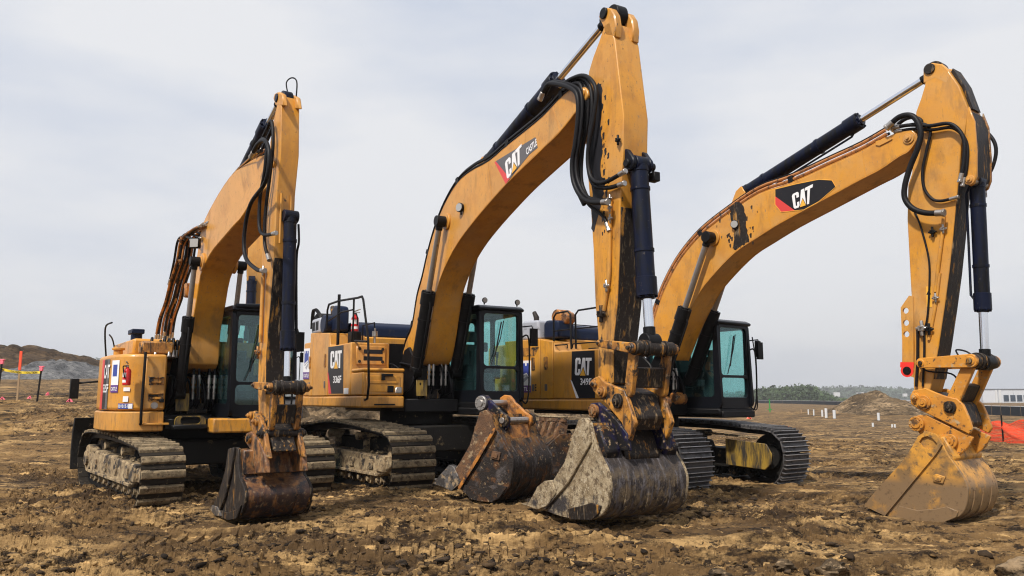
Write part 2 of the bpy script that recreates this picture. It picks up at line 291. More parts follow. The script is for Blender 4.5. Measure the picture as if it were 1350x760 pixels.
# side profiles in metres, (forward, up) in each machine frame
DATA = {"M2": {"boom": [[0.368,2.204],[-0.116,2.344],[0.033,2.609],[0.362,2.923],[0.58,3.463],[0.828,3.819],[1.068,4.242],[1.374,4.657],[1.774,5.025],[2.319,5.312],[2.866,5.396],[3.534,5.395],[4.139,5.483],[4.714,5.549],[5.247,5.621],[5.732,5.747],[6.015,5.783],[6.184,5.789],[6.329,5.715],[6.416,5.577],[6.324,5.49],[6.093,5.404],[5.725,5.255],[5.242,5.134],[4.712,5.008],[4.14,4.866],[3.576,4.688],[2.997,4.483],[2.467,4.261],[2.064,4.026],[1.744,3.766],[1.484,3.447],[1.325,3.024],[1.199,2.637],[1.001,2.221],[0.712,2.132]],"boom_pin": [[6.273,5.627]],"stick": [[6.841,6.44],[6.94,6.144],[7.04,5.434],[7.092,5.073],[7.061,4.602],[6.976,3.902],[6.944,3.371],[6.876,2.686],[6.784,2.245],[6.768,1.697],[6.59,1.586],[6.445,1.683],[6.475,2.207],[6.448,2.474],[6.414,2.735],[6.388,3.464],[6.348,3.954],[6.267,4.633],[6.236,5.263],[6.342,5.932],[6.446,6.098],[6.589,6.268],[6.723,6.448]],"stick_ear": [[6.669,6.471],[6.586,6.616],[6.64,6.69],[6.743,6.687],[6.86,6.623],[6.939,6.502],[6.967,6.353],[6.946,6.183],[6.749,6.286]],"stick_top_pin": [[6.724,6.609]],"arm_cyl": [[3.333,5.636],[5.165,6.222],[6.542,6.653]],"boom_cyl": [[1.936,4.692],[1.4,3.363],[0.916,2.008]],"boom_cyl_far": [[2.073,4.198],[1.642,3.315],[1.154,2.187]],"bkt_cyl": [[7.124,4.437],[7.201,2.843],[7.263,2.175]],"link_a": [[6.695,2.19],[7.318,2.098]],"link_b": [[7.28,2.101],[7.175,1.59]],"coupler": [[6.495,1.758],[6.626,1.784],[6.737,1.706],[7.131,1.599],[7.214,1.455],[7.281,1.314],[7.321,1.218],[7.213,1.003],[7.074,1.211],[6.714,1.472],[6.491,1.596],[6.46,1.682]],"cpins": [[6.543,1.69],[6.717,1.584],[7.023,1.473]],"ear": [[6.395,1.385],[6.463,1.443],[6.611,1.453],[6.768,1.379],[6.995,1.246],[7.197,1.091],[7.219,0.889],[6.939,0.883],[6.762,1.167],[6.54,1.217]],"boss": [[6.569,1.349]],"bucket": [[6.756,1.272],[6.625,1.241],[6.505,1.053],[6.311,0.717],[6.043,0.471],[5.822,0.326],[5.553,0.173],[5.435,0.091],[6.037,0.036],[6.401,0.036],[6.87,0.087],[7.115,0.22],[7.193,0.382],[7.212,0.555],[7.15,0.696],[7.027,0.836],[6.908,1.015],[6.834,1.21]],"bar": [[6.756,1.272],[6.625,1.241],[6.505,1.053],[6.311,0.717],[6.043,0.471],[5.822,0.326],[5.553,0.173],[5.435,0.091],[5.856,0.081],[6.393,0.473],[6.876,0.978],[6.834,1.21]],"heel": [[6.401,0.027],[6.37,0.15],[6.652,0.219],[6.874,0.279],[7.057,0.265],[6.993,0.154],[6.869,0.078]],"logo": [[4.14,4.872],[3.756,5.335],[5.05,5.376],[5.114,5.194],[4.871,5.156]],"logo_cat": [[4.189,4.934],[4.114,5.24],[4.644,5.388],[4.643,5.098]],"logo_castle": [[4.781,5.217],[5.093,5.293]],"lamp": [[2.578,4.821]],"hose1": [[5.363,5.884],[5.552,6.002],[5.833,5.901],[6.1,5.761],[6.283,5.599],[6.314,5.32],[6.233,4.918],[6.154,4.674],[6.186,4.401],[6.36,4.151],[6.6,4.026],[6.895,3.961]],"hose2": [[5.85,5.903],[6.1,5.902],[6.375,5.844],[6.584,5.682],[6.665,5.474],[6.588,5.134],[6.457,4.755],[6.485,4.457],[6.618,4.301],[6.849,4.245],[7.197,4.276]],"hose3": [[5.96,5.914],[6.259,5.86],[6.454,5.692],[6.516,5.372],[6.437,4.976],[6.393,4.62],[6.507,4.301],[6.806,4.179],[7.123,4.153]],"hose4": [[5.953,5.878],[6.251,5.815],[6.337,5.6],[6.292,5.184],[6.176,4.843],[6.148,4.424],[6.338,4.086],[6.673,3.841],[6.783,3.67]],"pipe1": [[6.826,4.038],[6.799,3.667],[6.767,3.083],[6.712,2.856]],"pipe2": [[6.712,2.856],[6.64,2.611]],"valve1": [[6.73,2.922]],"valve2": [[6.606,2.575]],"valve3": [[7.024,4.756]],"seams": [[3.516,5.387],[3.655,4.759],[5.54,5.676],[5.715,5.269],[0.522,3.052],[1.26,2.873]],"cutter": [[5.234,0.088],[5.455,0.132],[5.573,0.243],[5.671,0.351],[5.86,0.445],[6.025,0.469],[6.13,0.319],[5.893,0.123],[5.668,0.059],[5.474,0.075]]},"M3": {"seams": [[3.452,5.206],[3.523,4.519],[5.243,5.457],[5.266,5.048],[0.765,2.953],[1.308,2.843]],"tipslot": [[5.471,5.557],[5.687,5.571],[5.731,5.523],[5.67,5.503],[5.525,5.469],[5.467,5.497]],"boom": [[0.867,2.441],[0.672,2.569],[0.727,3.001],[0.933,3.479],[1.194,3.9],[1.534,4.292],[2.009,4.651],[2.614,4.931],[3.31,5.181],[3.949,5.237],[4.669,5.369],[5.219,5.47],[5.636,5.589],[5.888,5.623],[6.002,5.614],[6.074,5.524],[6.079,5.429],[5.956,5.28],[5.804,5.231],[5.501,5.102],[5.189,5.017],[4.403,4.785],[3.731,4.588],[3.208,4.397],[2.791,4.23],[2.347,3.937],[1.965,3.621],[1.717,3.303],[1.502,2.989],[1.301,2.64],[1.137,2.357]],"boom_pin": [[5.969,5.47]],"stick": [[6.34,6.517],[6.561,6.37],[6.692,6.079],[6.796,5.688],[6.722,5.373],[6.655,5.172],[6.594,4.768],[6.516,4.329],[6.448,3.915],[6.358,3.408],[6.255,2.906],[6.135,2.361],[6.027,1.9],[5.92,1.598],[5.776,1.544],[5.731,1.686],[5.791,2.379],[5.799,2.661],[5.805,3.297],[5.822,4.269],[5.87,4.794],[5.938,4.954],[6.014,5.392],[6.065,5.873],[6.152,6.06],[6.22,6.234],[6.258,6.463]],"stick_ear": [[6.198,6.27],[6.215,6.503],[6.264,6.558],[6.341,6.554],[6.488,6.479],[6.566,6.37],[6.6,6.265],[6.529,6.161],[6.377,6.294]],"stick_top_pin": [[6.311,6.465]],"nose": [[6.817,5.729],[6.879,5.487],[6.875,5.046],[6.849,4.702],[6.801,4.593],[6.749,4.572],[6.694,4.65],[6.681,4.741],[6.697,5.092]],"nose_pin": [[6.756,4.658]],"arm_cyl": [[3.121,5.434],[5.004,5.993],[6.263,6.454]],"boom_cyl": [[2.297,4.557],[1.577,3.234],[1.058,1.994]],"boom_cyl_far": [[2.125,3.908],[1.76,3.331],[1.271,2.298]],"bkt_cyl": [[6.746,4.679],[6.663,2.947],[6.658,2.12]],"link_a": [[5.956,2.126],[6.621,2.133]],"link_b": [[6.566,2.074],[6.297,1.547]],"coupler": [[5.79,1.739],[5.74,1.653],[5.748,1.544],[5.862,1.469],[6.186,1.305],[6.513,1.139],[6.558,1.212],[6.521,1.374],[6.465,1.537],[6.388,1.62],[6.253,1.651],[6.112,1.705],[5.969,1.77]],"cpins": [[5.831,1.642],[5.944,1.566],[6.293,1.505]],"ear": [[5.727,1.294],[5.809,1.382],[5.928,1.395],[6.546,1.099],[6.456,0.942],[6.351,0.855],[6.312,0.73],[6.21,0.848],[6.078,0.997],[5.843,1.093]],"boss": [[5.815,1.264]],"boss2": [[6.258,1.037]],"bucket": [[6.018,1.168],[5.908,1.101],[5.824,0.961],[5.645,0.718],[5.406,0.467],[5.123,0.161],[5.046,0.055],[5.349,-0.052],[5.589,-0.087],[5.834,-0.089],[6.175,-0.038],[6.369,0.054],[6.467,0.204],[6.501,0.404],[6.465,0.56],[6.37,0.723],[6.281,0.86],[6.22,0.99],[6.139,1.13]],"bar": [[6.018,1.168],[5.908,1.101],[5.824,0.961],[5.645,0.718],[5.406,0.467],[5.123,0.161],[5.046,0.055],[5.349,-0.052],[6.141,0.873],[6.22,0.99],[6.139,1.13]],"barhole": [[5.913,1.017],[5.959,1.082],[6.034,1.106],[6.105,1.077],[6.161,1.007],[6.125,0.934],[6.052,0.92],[5.96,0.946]],"heel": [[5.382,-0.058],[5.548,0.108],[5.814,0.074],[6.076,0.122],[6.22,0.168],[6.364,0.123],[6.339,0.041],[6.174,-0.048],[5.833,-0.099]],"patch": [[6.068,0.57],[6.11,0.594],[6.229,0.562],[6.192,0.468],[6.062,0.488]],"plate": [[5.777,3.13],[5.641,2.962],[5.629,2.466],[5.602,2.075],[5.661,1.962],[5.759,1.927],[5.842,3.112]],"plateholes": [[5.711,2.911],[5.704,2.731],[5.698,2.563],[5.672,2.028]],"logo": [[3.649,5.19],[3.635,4.925],[3.746,4.771],[4.178,4.727],[4.46,4.812],[4.765,4.987],[4.706,5.113],[4.481,5.177],[4.062,5.193]],"logo_cat": [[3.995,4.775],[3.966,5.03],[4.368,5.125],[4.322,4.814]],"grease": [[2.689,5.086],[2.907,5.126],[3.01,4.911],[3.029,4.632],[3.048,4.383],[2.917,4.321],[2.783,4.259],[2.72,4.338],[2.786,4.675],[2.694,4.831]],"lamp": [[2.811,4.722]],"hose1": [[5.727,5.723],[5.884,5.808],[6.032,5.8],[6.137,5.699],[6.188,5.487],[6.129,5.272],[6.0,5.016],[5.902,4.749],[5.889,4.556],[5.989,4.387],[6.168,4.284],[6.378,4.244]],"hose2": [[5.793,5.691],[6.02,5.662],[6.291,5.573],[6.554,5.532],[6.689,5.392],[6.746,5.199],[6.714,4.908],[6.658,4.701]],"hose3": [[5.884,5.699],[6.163,5.655],[6.274,5.519],[6.212,5.27],[6.123,4.947],[6.126,4.682],[6.222,4.502],[6.346,4.443],[6.535,4.449]],"hose4": [[6.734,5.485],[6.823,5.438],[6.902,5.28],[6.909,5.108],[6.843,4.91],[6.74,4.753],[6.715,4.567]],"hose5": [[5.946,4.379],[6.027,4.113],[6.103,3.65],[6.086,3.262],[6.019,2.771],[5.938,2.557]],"pipe1": [[6.358,4.23],[6.316,3.949],[6.232,3.518],[6.162,3.141]],"pipe2": [[5.876,2.615],[5.849,2.231],[5.796,1.794]],"valve1": [[6.343,4.033]],"valve2": [[6.166,3.053]],"valve3": [[5.943,2.632]],"valve4": [[6.193,4.014]],"yellowtag": [[6.027,3.238],[6.102,3.229],[6.091,2.932],[6.016,2.939]]},"M1": {"boom": [[0.557,2.094],[0.686,2.486],[0.742,2.947],[0.755,3.36],[0.942,3.727],[1.178,4.094],[1.394,4.523],[2.068,4.809],[2.958,5.026],[3.926,5.084],[4.322,5.062],[4.743,4.93],[4.958,4.758],[4.841,4.681],[4.531,4.549],[4.02,4.474],[3.594,4.253],[2.769,4.099],[2.042,3.956],[1.479,3.659],[1.228,3.168],[1.012,2.73],[0.972,2.212]],"boom_pin": [[4.758,4.819]],"stick": [[4.894,5.769],[4.948,5.598],[5.002,4.927],[4.91,4.377],[4.912,3.988],[4.882,3.495],[4.813,2.825],[4.737,2.221],[4.779,1.68],[4.864,1.287],[4.58,1.279],[4.461,1.885],[4.444,2.703],[4.389,3.567],[4.418,4.081],[4.633,4.686],[4.535,5.182],[4.63,5.46],[4.764,5.667]],"stick_ear": [[4.705,5.682],[4.591,5.818],[4.648,5.878],[4.812,5.847],[4.977,5.759],[5.061,5.57]],"stick_top_pin": [[4.757,5.776]],"arm_cyl": [[2.875,5.198],[3.818,5.745],[4.516,5.865]],"boom_cyl": [[1.616,3.886],[1.195,2.904],[1.079,1.696]],"boom_cyl_far": [[0.802,3.635],[0.694,3.013],[0.49,1.972]],"bkt_cyl": [[4.978,4.066],[5.088,2.368],[5.1,1.776]],"link_a": [[4.73,1.799],[5.316,1.762]],"link_b": [[5.287,1.744],[5.2,1.277]],"coupler": [[4.523,1.429],[4.715,1.462],[5.011,1.369],[5.149,1.248],[5.263,1.065],[5.403,0.887],[5.164,0.919],[4.86,1.114],[4.507,1.319]],"cpins": [[4.659,1.402],[4.893,1.328],[5.128,1.181]],"ear": [[4.497,1.16],[4.69,1.196],[5.019,1.102],[5.314,0.928],[5.401,0.713],[4.987,0.682],[4.792,0.937],[4.552,1.023]],"boss": [[4.705,1.099]],"bucket": [[4.635,0.994],[4.397,0.963],[4.304,0.681],[4.066,0.383],[3.767,0.152],[3.741,0.088],[4.051,0.064],[4.552,0.075],[4.878,0.132],[5.078,0.293],[5.115,0.462],[4.968,0.579],[4.824,0.661],[4.738,0.98]],"bar": [[4.635,0.994],[4.397,0.963],[4.304,0.681],[4.066,0.383],[3.767,0.152],[3.741,0.088],[4.051,0.064],[4.364,0.343],[4.556,0.65],[4.651,0.898]],"heel": [[4.053,0.054],[4.109,0.15],[4.469,0.151],[4.862,0.233],[5.044,0.308],[4.88,0.123],[4.554,0.065]],"lamp": [[1.572,4.205]],"hose1": [[4.347,5.02],[4.608,5.116],[4.942,5.067],[5.133,4.816],[5.022,4.48],[4.386,4.299],[4.165,3.906],[4.29,3.562],[4.798,3.333],[5.093,3.274]],"hose2": [[4.147,5.15],[4.534,5.324],[4.783,5.416],[4.893,5.061],[4.819,4.652],[4.694,4.147],[4.719,3.721],[4.91,3.483]],"hose3": [[4.213,5.09],[4.54,5.202],[4.788,5.08],[4.773,4.708],[4.624,4.368],[4.651,3.937],[4.898,3.789],[5.303,3.739]],"pipe1": [[4.611,3.341],[4.607,2.904],[4.618,2.368]],"valve1": [[4.643,3.347]],"valve2": [[4.571,2.238]],"bundle": [[1.701,4.513],[1.082,4.519],[0.375,4.448],[0.167,4.102],[-0.244,3.802],[-0.537,3.476],[-0.977,3.154],[-1.148,2.799]],"loops": [[1.451,4.27],[0.533,4.505],[0.004,4.509],[-0.212,4.156],[-0.497,3.804]],"cutter": [[3.696,0.114],[3.801,0.176],[4.066,0.184],[4.267,0.089],[3.978,0.055]]},"O": {"cutter": [[-0.741,0.266],[-0.569,0.425],[-0.399,0.57],[-0.305,0.541],[-0.227,0.423],[-0.165,0.316],[-0.347,0.181],[-0.503,0.226]],"bucket": [[0.301,1.398],[0.184,1.363],[0.097,1.149],[-0.005,0.879],[-0.199,0.614],[-0.381,0.413],[-0.472,0.262],[-0.225,0.223],[0.002,0.097],[0.28,0.075],[0.451,0.089],[0.675,0.266],[0.758,0.419],[0.785,0.685],[0.632,0.903],[0.461,1.158],[0.389,1.333]],"bar": [[0.301,1.398],[0.184,1.363],[0.097,1.149],[-0.005,0.879],[-0.199,0.614],[-0.381,0.413],[-0.472,0.262],[-0.195,0.247],[0.159,0.687],[0.476,1.115],[0.389,1.333]],"heel": [[-0.134,0.229],[-0.105,0.287],[0.206,0.253],[0.493,0.338],[0.689,0.309],[0.564,0.151],[0.423,0.076],[0.222,0.071],[0.002,0.086]],"patch": [[0.42,0.808],[0.576,0.793],[0.548,0.674],[0.392,0.698]],"ear": [[-0.048,1.574],[0.043,1.62],[0.148,1.609],[0.253,1.507],[0.443,1.363],[0.572,1.287],[0.572,1.21],[0.458,1.008],[0.328,1.026],[0.225,1.236],[0.045,1.392],[-0.047,1.459]],"boss": [[0.069,1.495]],"boss2": [[0.496,1.242]]}}
# ---------------------------------------------------------------- excavator parts
def track(root, y0, y1, prof, da, off, shoe_mat, frame_mat, chain_mat='black', n=47, outer=-1, sprx=-2.0, idx=2.0, rad=.36, fmud=True):
    """one crawler: chain loop (part) with shoes, wheels and rollers as sub-parts; da = yaw of the undercarriage against the upper body"""
    loop = cr_spline([(a, 0, b) for a, b in prof+[prof[0]]], 8)
    L = [(p.x, p.z) for p in loop][:-1]
    ins = []
    N = len(L)
    for i in range(N):
        a, b = Vector(L[i-1]), Vector(L[(i+1) % N]); t = (b-a).normalized(); nrm = Vector((t.y, -t.x)); ins.append((L[i][0]-nrm.x*.11, L[i][1]-nrm.y*.11))
    # orientation test: inward offset must shrink
    if sum(abs(p[1]-.5) for p in ins) > sum(abs(p[1]-.5) for p in L):
        ins = [(2*L[i][0]-ins[i][0], 2*L[i][1]-ins[i][1]) for i in range(N)]
    mid = [((L[i][0]*.75+ins[i][0]*.25), (L[i][1]*.75+ins[i][1]*.25)) for i in range(N)]
    ym = (y0+y1)/2; mb = MB()
    for (a, b) in ((ym-.16, ym-.07), (ym+.07, ym+.16)):
        v = [(p[0], a, p[1]) for p in mid]+[(p[0], b, p[1]) for p in mid]+[(p[0], a, p[1]) for p in ins]+[(p[0], b, p[1]) for p in ins]
        f = []
        for i in range(N):
            j = (i+1) % N; f += [(i, j, j+N, i+N), (i+2*N, i+3*N, j+3*N, j+2*N), (i, i+2*N, j+2*N, j), (i+N, j+N, j+3*N, i+3*N)]
        mb.add(v, f)
    tr = obj('track', mb, chain_mat, root, loc=off, rot=(0, 0, da))
    # shoes by arc length
    seg = [math.dist(L[i], L[(i+1) % N]) for i in range(N)]; tot = sum(seg); pitch = tot/n
    def at(s):
        s %= tot
        for i in range(N):
            if s <= seg[i]: k = s/seg[i]; a = L[i]; b = L[(i+1) % N]; return a[0]+(b[0]-a[0])*k, a[1]+(b[1]-a[1])*k
            s -= seg[i]
        return L[0]
    w = (y1-y0)/2; sm = MB(); h = pitch*.47
    if shoe_mat == 'shoe_mud':
        sm.box(-h, h, -w, w, -.012, .004); nb = len(sm.f)
        sm.prism([(-h*.98, .002), (-h*.80, .040), (-h*.1, .052), (h*.10, .044), (h*.24, .002)], -w+.006, w-.006)
    else:
        sm.box(-h, h, -w, w, -.012, .010); nb = len(sm.f)
        for gx in (-h+.012, -.005, h-.026): sm.prism([(gx-.004, .010), (gx+.026, .010), (gx+.019, .062), (gx+.003, .062)], -w+.004, w-.004)
    me = None
    cx = sum(p[0] for p in L)/N; cz = sum(p[1] for p in L)/N
    rnd = random.Random(int(abs(y0)*100))
    for k in range(n):
        a = at(k*pitch-h); b = at(k*pitch+h); p = ((a[0]+b[0])/2, (a[1]+b[1])/2); t = Vector((b[0]-a[0], b[1]-a[1])).normalized()
        nz_ = Vector((-t.y, t.x))
        if nz_.dot(Vector((p[0]-cx, (p[1]-cz)*3))) < 0: t = -t; nz_ = -nz_
        th = math.atan2(-t.y, t.x)
        if me is None:
            o = obj('track_shoe', sm, shoe_mat, tr, bevel=.004); me = o.data
            me.materials.append(M['shoe_gap' if shoe_mat == 'shoe_mud' else 'grouser'])
            for p_ in me.polygons:
                c_ = p_.center.z
                p_.material_index = (1 if c_ < .0045 else 0) if shoe_mat == 'shoe_mud' else (1 if c_ > .05 else 0)
        else:
            o = bpy.data.objects.new('track_shoe', me); col.objects.link(o); o.parent = tr
            bb = o.modifiers.new('bevel', 'BEVEL'); bb.width = .004; bb.segments = 1; bb.limit_method = 'ANGLE'; bb.angle_limit = R(35)
        o.location = (p[0], ym+rnd.uniform(-.004, .004), p[1]); o.rotation_euler = (0, th+rnd.uniform(-.03, .03), 0)
    zs = [p[1] for p in L if p[0] > idx-.3 and p[0] < idx+.3]; zi = (max(zs)+min(zs))/2; ri = (max(zs)-min(zs))/2-.10
    mb = MB(); mb.ycyl(idx, zi, ym-.06, ym+.06, ri, 32); mb.ycyl(idx, zi, ym-.15, ym+.15, ri*.55, 24); mb.ycyl(idx, zi, ym-.22, ym+.22, .10, 16)
    obj('idler_wheel', mb, frame_mat, tr, bevel=.01)
    zs = [p[1] for p in L if abs(p[0]-sprx) < .3]; zr = (max(zs)+min(zs))/2; rr = (max(zs)-min(zs))/2-.09
    teeth = []
    for k in range(42): r_ = rr if k % 2 else rr-.05; teeth.append((sprx+r_*math.cos(k*math.pi/21), zr+r_*math.sin(k*math.pi/21)))
    mb = MB(); mb.prism(teeth, ym-.035, ym+.035); mb.ycyl(sprx, zr, ym-.24, ym+.24, rr*.62, 28); mb.ycyl(sprx, zr, ym-.28, ym+.28, rr*.34, 20)
    obj('drive_sprocket', mb, frame_mat, tr, bevel=.008)
    # frame beam
    fz = .30; a, b = sprx+.45, idx-.42
    mb = MB(); mb.prism([(a-.25, fz+.08), (a, fz-.02), (b+.08, fz-.02), (b+.42, .42), (b+.42, .58), (b+.05, .60), (b-.5, .64), (a+.2, .69), (a-.25, .62)], ym-.24, ym+.24)
    obj('track_frame', mb, frame_mat, tr, bevel=.025)
    mb = MB()
    for s in (-1, 1): mb.prism([(a-.1, fz-.01), (b+.1, fz-.01), (b+.1, fz+.035), (a-.1, fz+.035)], ym+s*.245, ym+s*.285)
    for k in range(4): x = a+.3+k*(b-a-.6)/3; mb.box(x, x+.18, ym+outer*.245-.02, ym+outer*.245+.02, fz+.09, fz+.25)
    obj('guard_rail', mb, frame_mat, tr, bevel=.006)
    mb = MB(); mb.box(b+.02, b+.34, ym-.27, ym+.27, .36, .64); obj('idler_yoke', mb, frame_mat, tr, bevel=.02)
    first = None
    for k in range(9):
        x = a+.02+k*(b-a)/8
        if first is None:
            mb = MB(); mb.ycyl(0, 0, -.20, .20, .085, 16); mb.ycyl(0, 0, -.15, -.06, .115, 18); mb.ycyl(0, 0, .06, .15, .115, 18); mb.ycyl(0, 0, -.25, .25, .04, 10)
            o = first = obj('track_roller', mb, frame_mat, tr)
        else:
            o = bpy.data.objects.new('track_roller', first.data); col.objects.link(o); o.parent = tr
        o.location = (x, ym, .215)
    for x in (sprx+1.25, sprx+2.55):
        zt = max(p[1] for p in L if abs(p[0]-x) < .3)-.17
        mb = MB(); mb.ycyl(x, zt-.05, ym-.2, ym+.2, .07, 16); mb.box(x-.05, x+.05, ym-.05, ym+.05, .6, zt-.04); obj('carrier_roller', mb, frame_mat, tr)
    # packed clods on the beam
    mb = MB(); rr_ = random.Random(5)
    for k in range(40 if fmud else 6):
        x = rr_.uniform(a+.1, b); s_ = rr_.uniform(.015, .045); clod(mb, (x, ym+outer*rr_.uniform(-.02, .24), .66+s_*.2), s_, rr_)
    tag(obj('packed_mud', mb, shoe_mat if fmud else frame_mat, tr), kind='stuff')
    return tr
ICO_V = None
def clod(mb, c, s, rr, flat=.7):
    global ICO_V
    if ICO_V is None:
        g = (1+5**.5)/2; ICO_V = [Vector(p).normalized() for p in [(-1,g,0),(1,g,0),(-1,-g,0),(1,-g,0),(0,-1,g),(0,1,g),(0,-1,-g),(0,1,-g),(g,0,-1),(g,0,1),(-g,0,-1),(-g,0,1)]]
    F = [(0,11,5),(0,5,1),(0,1,7),(0,7,10),(0,10,11),(1,5,9),(5,11,4),(11,10,2),(10,7,6),(7,1,8),(3,9,4),(3,4,2),(3,2,6),(3,6,8),(3,8,9),(4,9,5),(2,4,11),(6,2,10),(8,6,7),(9,8,1)]
    ax, ay = rr.uniform(.7, 1.4), rr.uniform(.6, 1.2); ro = rr.uniform(0, 6.28); ca, sa = math.cos(ro), math.sin(ro)
    v = []
    for p in ICO_V:
        k = s*rr.uniform(.62, 1.2); x, y = p.x*ax*k, p.y*ay*k; v.append((c[0]+x*ca-y*sa, c[1]+x*sa+y*ca, c[2]+p.z*k*flat))
    mb.add(v, F)

def cylinder_part(root, name, pin, gl, base, y, rb, rr, mat='navy', rodmat='chrome', eye=.09, ys=None, clamp=True):
    """hydraulic cylinder: barrel (part) with rod, gland and eyes as sub-parts; pin = rod end, base = barrel end (x,z)"""
    pin, base, gl = Vector(pin), Vector(base), Vector(gl); d = (base-pin).normalized()
    if name == 'arm_cylinder': base = base+d*.30
    g = pin+d*((gl-pin).dot(d))
    ys = ys or (y-eye, y+eye); P = lambda v: (v.x, y, v.y)
    mb = MB(); mb.cyl(P(g), P(base-d*.02), rb, 28); mb.cyl(P(base-d*.10), P(base-d*.02), rb*1.08, 28); mb.ycyl(base.x, base.y, ys[0], ys[1], rb*1.0, 24)
    b = obj(name, mb, mat, root, bevel=.006)
    mb = MB(); mb.cyl(P(g-d*.10), P(g+d*.14), rb*1.16, 28); mb.cyl(P(g-d*.13), P(g-d*.09), rb*.8, 24)
    for k in range(8): t = k*math.pi/4; o_ = Vector((-d.y*math.cos(t), math.sin(t), d.x*math.cos(t)))*rb*1.0; c = Vector(P(g-d*.12))+o_; mb.cyl(c, c+Vector((d.x, 0, d.y))*.06, .018, 6)
    obj('gland', mb, mat, b, bevel=.004)
    mb = MB(); mb.cyl(P(g-d*.05), P(pin+d*.03), rr, 24); obj('rod', mb, rodmat, b)
    mb = MB(); mb.ycyl(pin.x, pin.y, ys[0], ys[1], rr*1.9, 22); mb.cyl(P(pin), P(pin+d*rr*3.2), rr*1.25, 20); obj('rod_eye', mb, 'black', b, bevel=.006)
    if clamp:
        n_ = Vector((-d.y, d.x)); L = (base-g).length; mb = MB()
        for t in (.3, .8):
            c = g+d*L*t; mb.cyl(P(c-d*.02), P(c+d*.02), rb*1.1, 26)
        path = [P(g+d*.05+n_*rb), P(g+d*.12+n_*(rb+.05)), P(g+d*(L-.15)+n_*(rb+.05)), P(base-d*.05+n_*rb)]
        mb.tube(path, .018, 8); obj('oil_line', mb, mat, b)
    return b

def bolts(mb, x, z, y, r, n, s=.014, d=-1):
    for k in range(n): t = 2*math.pi*k/n; mb.ycyl(x+r*math.cos(t), z+r*math.sin(t), y, y+d*.014, s, 6)

def boss(root, pts, y, r, mat='yellow_dirty', d=-1, t=.05, bolt=0, name='pin_boss'):
    for p in pts:
        mb = MB(); mb.ycyl(p[0], p[1], y, y+d*t, r, 26); mb.ycyl(p[0], p[1], y+d*t, y+d*(t+.02), r*.62, 22)
        if bolt: bolts(mb, p[0], p[1], y+d*t, r*.8, bolt, r*.1, d)
        else: mb.ycyl(p[0], p[1], y+d*(t+.02), y+d*(t+.045), r*.3, 6)
        obj(name, mb, mat, root, bevel=.005)

